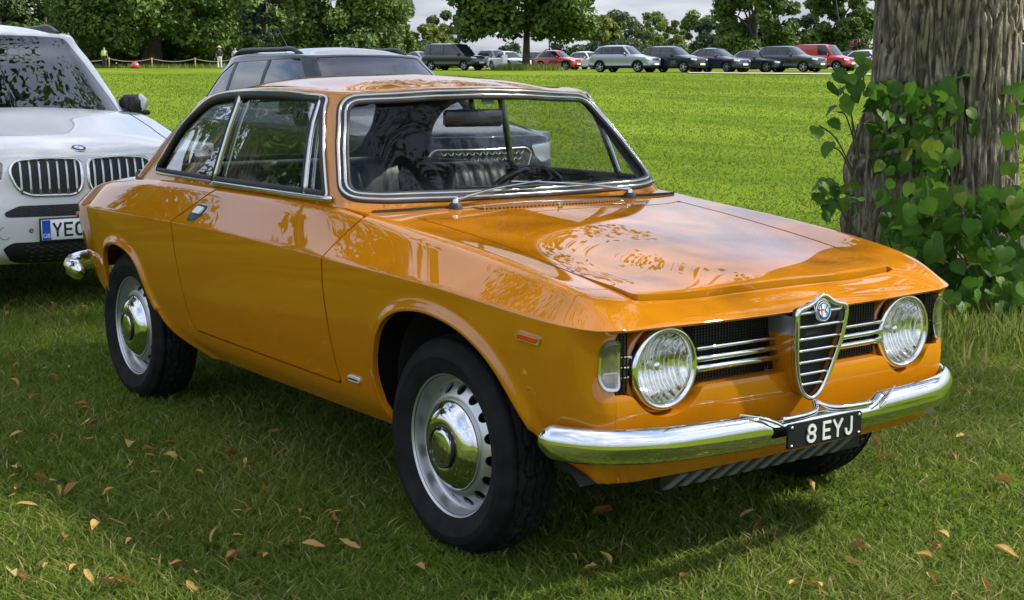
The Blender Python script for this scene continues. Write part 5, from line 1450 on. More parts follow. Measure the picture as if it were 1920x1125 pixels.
# bicycles on the roof of the dark car
for k, (cm, label) in enumerate(((REDP, 'red bicycle carried on the roof of a dark car'), (BLACK, 'black bicycle carried on the roof of a dark car'))):
    bx = thing('bicycle', label, 'bicycle', bc.location + Vector((0, 0, 1.46)), HEAD + R(-46), 'bicycles on a car roof')
    y = -.3 + .6 * k
    for x in (-.52, .52):
        Vt, Ft = tube([(x + .33 * math.cos(a), y, .36 + .33 * math.sin(a)) for a in np.linspace(0, 2 * math.pi, 20, endpoint=False)], .022, 6, True); mk('bicycle_wheel', Vt, Ft, BLACK, bx)
    b = B()
    for p_, q_ in (((-.52, y, .36), (-.1, y, .36)), ((-.1, y, .36), (-.22, y, .85)), ((-.22, y, .82), (.38, y, .82)), ((-.1, y, .36), (.38, y, .80)), ((-.52, y, .36), (-.2, y, .80)), ((.52, y, .36), (.36, y, .92))): b.tube([p_, q_], .022, 6)
    b.obj('frame', cm, bx)
    b = B(); b.tube([(.34, y - .25, .95), (.36, y, .93), (.34, y + .25, .95)], .014, 6); b.obj('handlebar', BLACK, bx)
    b = B(); b.box((-.24, y, .88), (.24, .12, .05), None, .02); b.obj('saddle', BLACK, bx)
    b = B(); b.box((0, y, .02), (1.3, .08, .04)); b.obj('carrier', CHROME2, bx, False)
# ------------------------------------------------------------------ ground
def nodes_mat(name):
    m = bpy.data.materials.new(name); m.use_nodes = True; nt = m.node_tree; return m, nt, nt.nodes['Principled BSDF']
def ramp(nt, stops):
    r = nt.nodes.new('ShaderNodeValToRGB'); el = r.color_ramp.elements
    while len(el) < len(stops): el.new(.5)
    for e, (p, c) in zip(el, stops): e.position = p; e.color = (*c, 1)
    return r
def tex(nt, kind, scale, coord='Object', detail=6, mapping=None):
    tc = nt.nodes.new('ShaderNodeTexCoord'); t = nt.nodes.new('ShaderNodeTex' + kind); t.inputs['Scale'].default_value = scale
    if kind == 'Noise': t.inputs['Detail'].default_value = detail
    src = tc.outputs[coord]
    if mapping:
        mp = nt.nodes.new('ShaderNodeMapping'); mp.inputs['Scale'].default_value = mapping[0]; mp.inputs['Rotation'].default_value = mapping[1]; nt.links.new(src, mp.inputs[0]); src = mp.outputs[0]
    nt.links.new(src, t.inputs['Vector']); return t
def mixc(nt, a, b, fac, blend='MIX'):
    m = nt.nodes.new('ShaderNodeMix'); m.data_type = 'RGBA'; m.blend_type = blend
    for s_, v in (('A', a), ('B', b)):
        if isinstance(v, tuple): m.inputs[s_].default_value = (*v, 1)
        else: nt.links.new(v, m.inputs[s_])
    if isinstance(fac, (int, float)): m.inputs['Factor'].default_value = fac
    else: nt.links.new(fac, m.inputs['Factor'])
    return m.outputs['Result']

TURF, nt, bs = nodes_mat('turf')
n1 = tex(nt, 'Noise', .9, mapping=((.25, 1, 1), (0, 0, -.94))); n2 = tex(nt, 'Noise', 6.0); n3 = tex(nt, 'Noise', 38.0, detail=4)
r1 = ramp(nt, [(.3, (.062, .115, .007)), (.52, (.102, .160, .010)), (.75, (.160, .195, .018))])
nt.links.new(n1.outputs[0], r1.inputs[0])
r2 = ramp(nt, [(.35, (.045, .085, .003)), (.65, (.15, .18, .012))]); nt.links.new(n2.outputs[0], r2.inputs[0])
c_ = mixc(nt, r1.outputs[0], r2.outputs[0], .22)
r3 = ramp(nt, [(.35, (.62, .62, .6)), (.7, (1.2, 1.2, 1.15))]); nt.links.new(n3.outputs[0], r3.inputs[0])
n4 = tex(nt, 'Noise', .30, detail=5, mapping=((.22, 1, 1), (0, 0, -.94))); r4 = ramp(nt, [(.45, (0, 0, 0)), (.62, (.85, .85, .85))]); nt.links.new(n4.outputs[0], r4.inputs[0]); c_ = mixc(nt, c_, (.150, .200, .016), r4.outputs[0])
c_ = mixc(nt, c_, r3.outputs[0], .4, 'MULTIPLY'); nt.links.new(c_, bs.inputs['Base Color']); bs.inputs['Roughness'].default_value = .95; bs.inputs['Specular IOR Level'].default_value = .02
bp_ = nt.nodes.new('ShaderNodeBump'); bp_.inputs['Strength'].default_value = .35; bp_.inputs['Distance'].default_value = .06; nt.links.new(n3.outputs[0], bp_.inputs['Height']); nt.links.new(bp_.outputs[0], bs.inputs['Normal'])
# one sheet: fine near the camera, coarse to the horizon, laid out along the view's ground axes
dd = np.r_[-300, -120, -60, -30, -12, np.arange(-4, 30, 1.0), np.arange(30, 140, 4.0), np.arange(140, 400, 20.0), 500, 800, 1400]
ll = np.r_[-1200, -600, -300, -150, -80, np.arange(-48, 49, 4.0), 80, 150, 300, 600, 1200]
DD, LL = np.meshgrid(dd, ll, indexing='ij')
GX = CAM.x + FW.x * DD + RT.x * LL; GY = CAM.y + FW.y * DD + RT.y * LL
Vg = np.stack([GX, GY, GZ(DD)], -1).reshape(-1, 3); a_, b_ = len(dd), len(ll)
i, j = np.meshgrid(np.arange(a_ - 1), np.arange(b_ - 1), indexing='ij'); k = i * b_ + j
gr = fastmesh('ground', Vg, np.stack([k, k + b_, k + b_ + 1, k + 1], -1).reshape(-1, 4)[:, ::-1], TURF, smooth=True); gr['kind'] = 'structure'

# pale track along the far cars
TRK = mat('track_gravel', (.34, .31, .24), .95, var=.15, vscale=1.5)
Vt = []
for px in np.arange(1290, 2300, 40):
    for d_ in (84.5 - (px - 1290) * .012, 88.0 - (px - 1290) * .012):
        x, y, z = spot(px, d_); Vt.append((x, y, z + .05))
n_ = len(Vt) // 2
mk('track', Vt, [(2 * i, 2 * i + 2, 2 * i + 3, 2 * i + 1) for i in range(n_ - 1)], TRK, None, False)['kind'] = 'structure'

# ------------------------------------------------------------------ grass blades
def blade_mat(name, stops, trans=.45):
    m, nt, bs = nodes_mat(name)
    at = nt.nodes.new('ShaderNodeAttribute'); at.attribute_name = 'tint'
    rp = ramp(nt, stops); nt.links.new(at.outputs['Fac'], rp.inputs[0]); nt.links.new(rp.outputs[0], bs.inputs['Base Color'])
    bs.inputs['Roughness'].default_value = .6; bs.inputs['Specular IOR Level'].default_value = .10
    tr = nt.nodes.new('ShaderNodeBsdfTranslucent'); nt.links.new(rp.outputs[0], tr.inputs[0])
    mx = nt.nodes.new('ShaderNodeMixShader'); mx.inputs[0].default_value = trans
    out = nt.nodes['Material Output']; nt.links.new(bs.outputs[0], mx.inputs[1]); nt.links.new(tr.outputs[0], mx.inputs[2]); nt.links.new(mx.outputs[0], out.inputs[0])
    return m
GRASS = blade_mat('grass_blades', [(0, (.066, .106, .017)), (.40, (.132, .188, .027)), (.70, (.205, .245, .046)), (.86, (.27, .25, .085)), (1, (.44, .36, .17))])
FIELDG = blade_mat('field_blades', [(0, (.086, .158, .014)), (.5, (.112, .188, .019)), (.85, (.142, .208, .027)), (1, (.22, .24, .05))])
def grass(name, n, d0, d1, hgt, wid, label, pw=2.0, lim=.39, clump=0.0, m=None):
    u = rng.random(n)
    # density falls with distance so that the picture is evenly covered
    if pw == 2.0: d = d0 * (d1 / d0) ** u
    else: d = d0 + (d1 - d0) * u ** pw
    lat = (rng.random(n) * 2 - 1) * (lim * d + .35)
    x = CAM.x + FW.x * d + RT.x * lat; y = CAM.y + FW.y * d + RT.y * lat
    if clump:   # gather into tussocks
        cx = np.round(x / clump + rng.normal(0, .35, n)) * clump; cy = np.round(y / clump + rng.normal(0, .35, n)) * clump
        wq = rng.random(n) * .55; x = x * (1 - wq) + cx * wq; y = y * (1 - wq) + cy * wq
    d = (x - CAM.x) * FW.x + (y - CAM.y) * FW.y
    z = GZ(d)
    sc = np.sqrt(np.maximum(1, d / 5.0)) if d1 > 20 else 1.0
    pat = .5 + .5 * np.sin(x * 2.1 + 1.7 * np.sin(y * 1.3)) * np.sin(y * 2.7 + 1.1 * np.sin(x * 1.9))
    h = hgt * (.45 + .9 * rng.random(n)) * sc * (.75 + .5 * pat); w = wid * (.6 + .8 * rng.random(n)) * sc
    a = rng.random(n) * 2 * np.pi; lean = (.25 + 1.05 * rng.random(n)) * h; b = rng.random(n) * 2 * np.pi
    ux, uy = np.cos(a) * w / 2, np.sin(a) * w / 2; lx, ly = np.cos(b) * lean, np.sin(b) * lean
    V = np.zeros((n, 6, 3))
    for k, (t, ww) in enumerate(((0, 1), (.55, .8), (1, .08))):
        px = x + lx * t ** 1.8; py = y + ly * t ** 1.8; pz = z - .006 + h * t * (1 - .25 * t)
        V[:, 2 * k] = np.stack([px - ux * ww, py - uy * ww, pz], 1); V[:, 2 * k + 1] = np.stack([px + ux * ww, py + uy * ww, pz], 1)
    base = (np.arange(n) * 6)[:, None]
    F = np.concatenate([base + np.array([[0, 1, 3, 2]]), base + np.array([[2, 3, 5, 4]])])
    o = fastmesh(name, V.reshape(-1, 3), F, m or GRASS)
    tint = np.clip(rng.beta(2.2, 2.6, n) * .85 + .22 * (pat - .5) + (rng.random(n) < .12) * .5, 0, 1)
    at = o.data.attributes.new('tint', 'FLOAT', 'POINT'); at.data.foreach_set('value', np.repeat(tint, 6).astype(np.float32))
    return tag(o, label, 'grass', kind='stuff')
grass('lawn_grass', 300000, 2.0, 12.5, .054, .0056, 'short green lawn grass under and around the parked coupe', clump=.09)
grass('field_grass', 190000, 11.0, 80.0, .020, .0080, 'sunlit green grass of the open field beyond the cars', m=FIELDG)
# taller grass at the foot of the lime tree and along the far rope
def tuft_band(name, label, pts, n, hgt, spread):
    P = np.array(pts)[rng.integers(0, len(pts), n)] + np.c_[rng.normal(0, spread, (n, 2)), np.zeros(n)]
    h = hgt * (.5 + rng.random(n)); a = rng.random(n) * 6.28; b = rng.random(n) * 6.28; w = .004 * (1 + rng.random(n)) * max(1, hgt / .12)
    V = np.zeros((n, 6, 3)); le = .6 * h * rng.random(n)
    for k, (t, ww) in enumerate(((0, 1), (.55, .8), (1, .08))):
        c = P + np.stack([np.cos(b) * le * t ** 2, np.sin(b) * le * t ** 2, h * t], 1); e = np.stack([np.cos(a) * w * ww, np.sin(a) * w * ww, 0 * a], 1); V[:, 2 * k] = c - e; V[:, 2 * k + 1] = c + e
    base = (np.arange(n) * 6)[:, None]; F = np.concatenate([base + np.array([[0, 1, 3, 2]]), base + np.array([[2, 3, 5, 4]])])
    o = fastmesh(name, V.reshape(-1, 3), F, GRASS); at = o.data.attributes.new('tint', 'FLOAT', 'POINT'); at.data.foreach_set('value', np.repeat(np.clip(rng.normal(.55, .25, n), 0, 1), 6).astype(np.float32))
    return tag(o, label, 'grass', kind='stuff')

# ------------------------------------------------------------------ leaves
def leaf_mat(name, cols, trans=.3, rough=.45):
    m, nt, bs = nodes_mat(name)
    oi = nt.nodes.new('ShaderNodeObjectInfo'); rp = ramp(nt, cols); nt.links.new(oi.outputs['Random'], rp.inputs[0])
    no = tex(nt, 'Noise', 30, detail=3); r2 = ramp(nt, [(.3, (.75, .75, .75)), (.7, (1.2, 1.2, 1.1))]); nt.links.new(no.outputs[0], r2.inputs[0])
    c = mixc(nt, rp.outputs[0], r2.outputs[0], 1.0, 'MULTIPLY'); nt.links.new(c, bs.inputs['Base Color']); bs.inputs['Roughness'].default_value = rough; bs.inputs['Specular IOR Level'].default_value = .22
    tr = nt.nodes.new('ShaderNodeBsdfTranslucent'); nt.links.new(c, tr.inputs[0]); mx = nt.nodes.new('ShaderNodeMixShader'); mx.inputs[0].default_value = trans
    out = nt.nodes['Material Output']; nt.links.new(bs.outputs[0], mx.inputs[1]); nt.links.new(tr.outputs[0], mx.inputs[2]); nt.links.new(mx.outputs[0], out.inputs[0]); return m
LIMELEAF = leaf_mat('lime_leaf', [(0, (.050, .125, .014)), (.5, (.080, .185, .022)), (.85, (.125, .24, .030)), (1, (.20, .27, .035))], .4, .5)
DRYLEAF = leaf_mat('dry_leaf', [(0, (.40, .25, .075)), (.35, (.48, .32, .10)), (.6, (.34, .17, .05)), (.85, (.22, .08, .03)), (1, (.55, .42, .18))], .2, .7)

def heart_leaf(seed):
    """broad heart-shaped leaf, tip towards +x, stalk at the origin; cupped, with the blade folded along the midrib and raised veins"""
    r = np.random.default_rng(seed)
    t = np.linspace(0, 1, 8); half = np.array([.16, .43, .53, .52, .44, .31, .15, 0.0]); back = np.array([-.10, -.10, -.03, 0, 0, 0, 0, 0])
    V = []; cup = r.uniform(.14, .42); droop = r.uniform(.08, .34); tw = r.uniform(-.3, .3)
    for i, q in enumerate(t):
        for s in (-1, -.5, 0, .5, 1):
            y = half[i] * s; x = q + back[i] * abs(s) * 1.0
            z = cup * abs(s) * half[i] * .9 - droop * q * q + (.02 * (1 if (i % 2) else -1) * abs(s)) - cup * .5 * (abs(s) ** 2) * half[i] + tw * y * q
            V.append((x, y + r.normal(0, .012), z))
    F = []
    for i in range(len(t) - 1):
        for j in range(4):
            a = i * 5 + j
            F.append((a, a + 5, a + 6, a + 1))
    V = np.array(V); tip = len(V); 
    b = B(); b.add(V, F); b.tube([(-.35, 0, .10), (-.15, 0, .03), (0, 0, 0)], .012, 4)
    return np.concatenate(b.V), b.F
LEAVES = []
for s in range(6):
    V_, F_ = heart_leaf(s); me = bpy.data.meshes.new('lime_leaf'); me.from_pydata(V_.tolist(), [], F_); me.materials.append(LIMELEAF); me.polygons.foreach_set('use_smooth', [True] * len(me.polygons)); me.update(); LEAVES.append(me)

def bract(seed):
    """dry leaf curled up on the grass"""
    r = np.random.default_rng(seed); V = []; n = 7; kind = seed % 3
    half = (np.array([.02, .10, .13, .14, .12, .08, .01]) if kind == 0 else np.array([.03, .22, .30, .30, .24, .13, .02]) if kind == 1 else np.array([.05, .16, .26, .20, .28, .12, .03])) * r.uniform(.8, 1.2)
    bend = r.uniform(-.5, .5); curl = r.uniform(.1, .55); arch = r.uniform(-.05, .22)
    for i in range(n):
        q = i / (n - 1)
        for s in (-1, 0, 1):
            V.append((q - .5, half[i] * .62 * s + bend * (q - .5) ** 2, arch * math.sin(math.pi * q) + 1.3 * curl * half[i] * abs(s) + r.normal(0, .015)))
    F = [(i * 3 + j, (i + 1) * 3 + j, (i + 1) * 3 + j + 1, i * 3 + j + 1) for i in range(n - 1) for j in (0, 1)]
    return V, F
BR = []
for s in range(9):
    V_, F_ = bract(s); me = bpy.data.meshes.new('fallen_leaf'); me.from_pydata(V_, [], F_); me.materials.append(DRYLEAF); me.polygons.foreach_set('use_smooth', [True] * len(me.polygons)); me.update(); BR.append(me)
def gpix(px, py, z=.03):
    d = _r * ((px - 960) / 2686.5) + _u * (-(py - 562.5) / 2686.5) + _f; t = (z - CAM.z) / d.z; return CAM + d * t
spots = [(300, 975, .10, 0), (400, 1005, .09, 0), (52, 945, .08, 0), (37, 818, .09, 1), (245, 833, .10, 1), (278, 842, .07, 1), (322, 855, .07, 1), (245, 870, .05, 0), (295, 887, .08, 0), (92, 908, .08, 1), (75, 895, .07, 2), (165, 1082, .13, 0), (228, 1100, .12, 1), (210, 1090, .08, 2), (20, 1075, .09, 1), (85, 1060, .06, 2),
         (437, 1042, .08, 1), (460, 868, .10, 0), (490, 852, .06, 0), (432, 850, .08, 1), (560, 958, .05, 2), (625, 962, .06, 2), (540, 1020, .09, 1), (588, 1024, .08, 1), (790, 1062, .08, 2), (1128, 962, .11, 1), (1073, 1045, .06, 2), (1105, 1065, .09, 2), (1135, 1045, .06, 1), (1285, 1082, .08, 1), (1530, 1100, .07, 1), (1745, 1085, .10, 0), (1725, 1098, .06, 2),
         (1600, 1053, .07, 2), (1610, 1025, .06, 1), (1885, 1035, .09, 1), (1765, 1005, .08, 1), (1420, 988, .06, 2), (1400, 962, .08, 0), (1340, 920, .05, 1), (1520, 908, .06, 1), (1645, 827, .12, 0), (1655, 855, .08, 2), (1880, 900, .09, 1), (1865, 690, .08, 2), (100, 575, .11, 1), (65, 743, .06, 1), (160, 765, .05, 1), (160, 790, .06, 0), (205, 790, .05, 1), (30, 685, .05, 2), (85, 690, .05, 2), (25, 565, .07, 0), (128, 565, .08, 0), (130, 688, .04, 1), (515, 810, .07, 2), (405, 745, .05, 1), (660, 930, .06, 0)]
def fallen(p, size, kind, k):
    o = bpy.data.objects.new('fallen_leaf', BR[(kind + 3 * (k % 3)) % 9]); col.objects.link(o)
    size *= .80; o.location = p; o.scale = (size, size, size); o.rotation_euler = (rng.normal(0, .35), rng.normal(0, .35), rng.random() * 6.28)
    L_ = {0: 'dry narrow tan leaf lying on the lawn', 1: 'dry broad yellowish brown leaf lying on the lawn', 2: 'crumpled dry brown leaf lying on the lawn'}
    tag(o, L_[kind], 'leaf', ('narrow dry leaves on the lawn', 'broad dry leaves on the lawn', 'crumpled dry leaves on the lawn')[kind])
k = 0
for px, py, s_, kd in spots: fallen(gpix(px, py, .035), s_, kd, k); k += 1
while k < 160:
    px, py = rng.uniform(0, 1920), rng.uniform(560, 1120)
    p = gpix(px, py, .03)
    if -2.2 < p.x < 1.95 and abs(p.y) < .85: continue
    if (p - CAM).length > 9: continue
    fallen(p, rng.uniform(.04, .09), int(rng.integers(0, 3)), k); k += 1

# ------------------------------------------------------------------ trees
def leaf_cloud(centres, radii, n, size, squash=.8, outward=None, jitter=.9):
    """small folded leaf faces scattered through clumps"""
    c = np.asarray(centres, float); r_ = np.asarray(radii, float)
    w = r_ ** 2; idx = rng.choice(len(c), n, p=w / w.sum())
    d = rng.normal(0, 1, (n, 3)); d /= np.linalg.norm(d, axis=1)[:, None]
    rad = r_[idx] * rng.random(n) ** .45
    P = c[idx] + d * rad[:, None] * [1, 1, squash]
    nrm = d + rng.normal(0, jitter, (n, 3)) + np.array([0, 0, .5]); nrm /= np.linalg.norm(nrm, axis=1)[:, None]
    t = np.cross(nrm, rng.normal(0, 1, (n, 3))); t /= np.linalg.norm(t, axis=1)[:, None]; b = np.cross(nrm, t)
    s = size * (.6 + .8 * rng.random(n))[:, None]
    V = np.stack([P - t * s, P - b * s * .55 + nrm * s * .18, P + t * s, P + b * s * .55 + nrm * s * .18], 1).reshape(-1, 3)
    return V, (np.arange(n) * 4)[:, None] + np.arange(4)[None]
def foliage(name, dark, light, trans=.25, scale=.6):
    m, nt, bs = nodes_mat(name)
    n1 = tex(nt, 'Noise', scale, detail=3); r1 = ramp(nt, [(.35, dark), (.65, light)]); nt.links.new(n1.outputs[0], r1.inputs[0])
    nt.links.new(r1.outputs[0], bs.inputs['Base Color']); bs.inputs['Roughness'].default_value = .55; bs.inputs['Specular IOR Level'].default_value = .25
    tr = nt.nodes.new('ShaderNodeBsdfTranslucent'); nt.links.new(r1.outputs[0], tr.inputs[0]); mx = nt.nodes.new('ShaderNodeMixShader'); mx.inputs[0].default_value = trans
    out = nt.nodes['Material Output']; nt.links.new(bs.outputs[0], mx.inputs[1]); nt.links.new(tr.outputs[0], mx.inputs[2]); nt.links.new(mx.outputs[0], out.inputs[0]); return m
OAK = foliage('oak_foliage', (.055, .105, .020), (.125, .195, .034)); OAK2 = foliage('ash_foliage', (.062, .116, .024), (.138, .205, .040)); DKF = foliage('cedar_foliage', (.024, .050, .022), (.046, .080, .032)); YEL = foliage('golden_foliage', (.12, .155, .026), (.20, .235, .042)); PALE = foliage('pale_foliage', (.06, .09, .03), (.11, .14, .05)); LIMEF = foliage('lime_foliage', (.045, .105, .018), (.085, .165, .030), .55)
BARK = mat('far_bark', (.085, .068, .052), .9, var=.4, vscale=3, bump=.5, bscale=8)
def far_tree(name, label, px, depth, rx, z0, z1, trunk, m, nleaf=9000, nclump=46, size=.26, group=None, droop=0.0, seed=0):
    """trunk with limbs and a clumpy crown between heights z0 and z1"""
    x, y, z = spot(px, depth); t = thing(name, label, 'tree', (x, y, z), 0, group)
    rg = np.random.default_rng(seed + int(px)); cz = (z0 + z1) / 2; hz = (z1 - z0) / 2
    zc_ = z0 + (z1 - z0) * rg.random(nclump) ** 1.25; q_ = (zc_ - z0) / (z1 - z0)
    prof = np.where(q_ < .35, .80 + .2 * (q_ / .35) ** .7, np.sqrt(np.maximum(.02, 1 - ((q_ - .35) / .68) ** 2)))
    an_ = rg.random(nclump) * 6.283; ra_ = rx * prof * .88 * np.sqrt(rg.uniform(.12, 1, nclump))
    C = np.stack([np.cos(an_) * ra_, np.sin(an_) * ra_, zc_], 1)
    C[:, 2] -= droop * (np.hypot(C[:, 0], C[:, 1]) / rx) ** 2; C[:, 2] = np.maximum(C[:, 2], z0 + .15)
    Rr = np.minimum(rx * rg.uniform(.15, .27, nclump), 2.1)
    V, F = leaf_cloud(C, Rr, int(nleaf * 1.35), size * 1.1); V[:, 2] = np.maximum(V[:, 2], .1); fastmesh('crown', V, F, m, t)
    b = B(); b.tube(crom([(0, 0, -.2), (trunk * .15, 0, z0 * .5 + .4), (0, trunk * .2, cz)], 4, False), np.linspace(trunk * .62, trunk * .22, 9), 10); b.obj('trunk', BARK, t)
    for k in range(7):
        i = int(rg.integers(0, nclump)); p0 = np.array((0, 0, z0 * .6 + (cz - z0 * .6) * rg.random())); p1 = C[i]; mid = (p0 + p1) / 2 + (0, 0, .6)
        Vt, Ft = tube(crom([p0, mid, p1], 4, False), np.linspace(trunk * .22, trunk * .05, 9), 6); mk('limb', Vt, Ft, BARK, t)
    return t
TG = 'trees across the field'
far_tree('oak_tree', 'broad dark oak with a very thick trunk beyond the rope fence', 285, 138, 10.6, 2.6, 15, 2.1, OAK, 30000, 150, .24, TG)
far_tree('pale_tree', 'pale olive tree at the far end of the tree line beside the oak', 2, 150, 4.0, 2.5, 12, .7, PALE, 9000, 50, .24, TG)
far_tree('oak_tree', 'dense green tree filling the gap between pale tree and oak', 85, 158, 6.5, .9, 14, .9, OAK2, 17000, 90, .24, TG)
far_tree('cedar_tree', 'narrow dark blue green conifer between the two broad trees', 498, 170, 4.0, .9, 15, .7, DKF, 11000, 60, .22, TG)
far_tree('oak_tree', 'broad green tree behind the navy SUV roof', 645, 146, 7.6, .9, 13, 1.1, OAK2, 24000, 120, .24, TG)
far_tree('oak_tree', 'rounded green tree at the edge of the sky gap', 735, 158, 3.6, .8, 9.3, .6, OAK, 9000, 44, .22, TG)
far_tree('oak_tree', 'tall green tree rising behind the narrow conifer', 530, 190, 6.5, .9, 15, .8, OAK2, 13000, 80, .26, TG)
far_tree('oak_tree', 'tall green tree filling the gap behind the thick oak', 395, 185, 7.0, .9, 15, .8, OAK, 13000, 80, .26, TG)
far_tree('park_tree', 'slender trunked park tree with wide drooping crown above the red hatchback', 985, 106, 6.0, 3.1, 12, .60, OAK, 20000, 110, .20, TG, droop=1.0)
far_tree('park_tree', 'dark full crowned tree behind the navy crossovers', 1412, 128, 4.4, 1.6, 12, .6, OAK, 15000, 80, .20, TG)
far_tree('park_tree', 'dark bushy tree behind the red van', 1566, 136, 3.6, 1.0, 8.6, .6, OAK2, 12000, 60, .20, TG)
far_tree('park_tree', 'dark tree seen beside the thick lime trunk', 1652, 140, 3.4, .9, 9, .6, OAK, 8000, 44, .20, TG)
far_tree('park_tree', 'green tree beyond the dark van past the lime trunk', 1965, 120, 5.0, .8, 11, .6, OAK2, 8000, 40, .2, TG)
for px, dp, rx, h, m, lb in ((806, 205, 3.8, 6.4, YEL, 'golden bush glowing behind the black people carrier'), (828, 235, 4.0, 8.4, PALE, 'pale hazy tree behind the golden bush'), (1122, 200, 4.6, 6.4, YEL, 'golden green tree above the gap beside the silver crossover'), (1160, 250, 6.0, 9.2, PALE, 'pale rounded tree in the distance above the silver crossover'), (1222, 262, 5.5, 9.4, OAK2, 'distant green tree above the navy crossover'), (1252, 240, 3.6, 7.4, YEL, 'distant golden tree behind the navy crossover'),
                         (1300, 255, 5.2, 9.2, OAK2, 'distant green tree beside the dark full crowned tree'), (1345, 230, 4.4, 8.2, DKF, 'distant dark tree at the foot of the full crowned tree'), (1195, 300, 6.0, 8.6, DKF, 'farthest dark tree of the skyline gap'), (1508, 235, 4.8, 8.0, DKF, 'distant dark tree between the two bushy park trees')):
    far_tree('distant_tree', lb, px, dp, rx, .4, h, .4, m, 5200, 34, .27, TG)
for px, dp, rx, h, lb in ((150, 146, 4.5, 3.0, 'low undergrowth left of the oak trunk'), (225, 148, 4.0, 2.6, 'low undergrowth beside the person in the yellow vest'), (345, 147, 4.5, 3.2, 'low undergrowth right of the oak trunk'), (440, 150, 5.0, 3.6, 'low undergrowth behind the person in the straw hat'), (560, 158, 6.0, 3.6, 'low undergrowth below the narrow conifer'), (40, 150, 5.5, 3.4, 'low undergrowth at the far left tree'), (705, 160, 6.0, 3.4, 'low undergrowth under the broad tree behind the navy SUV'), (1390, 150, 7.0, 3.4, 'dark hedge behind the navy crossover row'), (1500, 150, 7.0, 3.4, 'dark hedge behind the black sport utility vehicle'), (1610, 150, 7.0, 3.6, 'dark hedge behind the car with bicycles'), (1280, 180, 7.5, 3.4, 'hedge below the distant golden tree'), (1060, 170, 7.5, 3.2, 'hedge behind the red hatchback'), (900, 175, 7.5, 3.4, 'hedge behind the people carrier'), (285, 152, 5.0, 3.2, 'shaded undergrowth directly behind the oak trunk'), (485, 178, 5.5, 6.5, 'tall dark thicket behind the narrow conifer'), (780, 172, 5.0, 3.2, 'thicket at the edge of the sky gap'), (1165, 190, 6.5, 3.2, 'hedge behind the silver crossover')):
    x, y, z = spot(px, dp); s_ = thing('hedge_shrub', lb, 'shrub', (x, y, z), 0, 'undergrowth along the tree line'); nC = 26
    C = np.stack([rng.uniform(-rx, rx, nC), rng.uniform(-1.5, 1.5, nC), rng.uniform(.3, h * .8, nC)], 1) @ np.array([[RT.x, RT.y, 0], [FW.x, FW.y, 0], [0, 0, 1]])
    V, F = leaf_cloud(C, rng.uniform(.6, 1.2, nC), 4200, .22); V[:, 2] = np.maximum(V[:, 2], .02); fastmesh('foliage', V, F, [OAK, DKF, OAK2][int(px) % 3], s_)
    Vt, Ft = tube([(0, 0, -.1), (.1, 0, h * .6)], [.08, .03], 6); mk('stem', Vt, Ft, BARK, s_)

# --- the lime tree beside the coupe
LX, LY, _z = spot(1772, 9.25)
lime = thing('lime_tree', 'thick lime tree trunk with fissured grey bark and leafy shoots round its foot', 'tree', (LX, LY, 0))
from mathutils import noise as mnoise
na = 440
zz = np.r_[np.arange(-.12, 2.0, .0125), np.arange(2.0, 3.6, .08)]
ang = np.linspace(0, 2 * np.pi, na, endpoint=False)
cdir = math.atan2(CAM.y - LY, CAM.x - LX)        # towards the camera
lft = cdir - math.pi / 2                          # picture left seen from the camera
Vt = np.zeros((len(zz), na, 3))
def bump_at(a, z, a0, z0, sa, sz): 
    da = (a - a0 + np.pi) % (2 * np.pi) - np.pi; return np.exp(-(da / sa) ** 2 - ((z - z0) / sz) ** 2)
for i, z in enumerate(zz):
    r = .468 + .035 * np.exp(-z / .5) + .16 * np.exp(-max(z, 0) / .16) * (1 + .45 * np.sin(ang * 5 + .6)) + .012 * np.sin(ang * 3 + z) - .012 * z
    r += .15 * bump_at(ang, z, lft + .25, .72, .55, .26) + .05 * bump_at(ang, z, lft + .5, 1.02, .35, .12) + .11 * bump_at(ang, z, lft + .1, .36, .5, .15) - .07 * bump_at(ang, z, cdir + .1, .52, .26, .13)
    Vt[i, :, 0] = r * np.cos(ang); Vt[i, :, 1] = r * np.sin(ang); Vt[i, :, 2] = z
rough = smoothstep(.0, .3, zz)
for i, z in enumerate(zz):
    if z > 2.05: continue
    for j in range(na):
        a = ang[j]; w_ = mnoise.noise(Vector((math.cos(a) * 3, math.sin(a) * 3, z * 2.2))) * .35
        p = Vector((math.cos(a + w_ * .06) * 7.8, math.sin(a + w_ * .06) * 7.8, z * 2.3 + w_))
        f = 1 - abs(mnoise.noise(p * 1.7)) * 4.2
        g = mnoise.noise(Vector((math.cos(a) * 14, math.sin(a) * 14, z * 9)))
        Vt[i, j, :2] *= 1 + (-.085 * max(f, 0) ** 1.1 + .014 * g)
V_ = Vt.reshape(-1, 3); i, j = np.meshgrid(np.arange(len(zz) - 1), np.arange(na), indexing='ij'); k0 = i * na + j; k1 = i * na + (j + 1) % na
BARKN, nt, bs = nodes_mat('lime_bark')
m1 = tex(nt, 'Noise', 34.0, detail=3, mapping=((1, 1, .12), (0, 0, 0))); m2 = tex(nt, 'Noise', 45, detail=5, mapping=((1, 1, .3), (0, 0, 0))); m3 = tex(nt, 'Noise', 2.2)
r1 = ramp(nt, [(.38, (.095, .082, .066)), (.50, (.235, .205, .162)), (.62, (.40, .355, .285))]); nt.links.new(m1.outputs[0], r1.inputs[0])
r2 = ramp(nt, [(.3, (.45, .43, .40)), (.7, (1.2, 1.18, 1.12))]); nt.links.new(m2.outputs[0], r2.inputs[0])
r3 = ramp(nt, [(.4, (1, 1, 1)), (.7, (.80, .86, .66))]); nt.links.new(m3.outputs[0], r3.inputs[0])
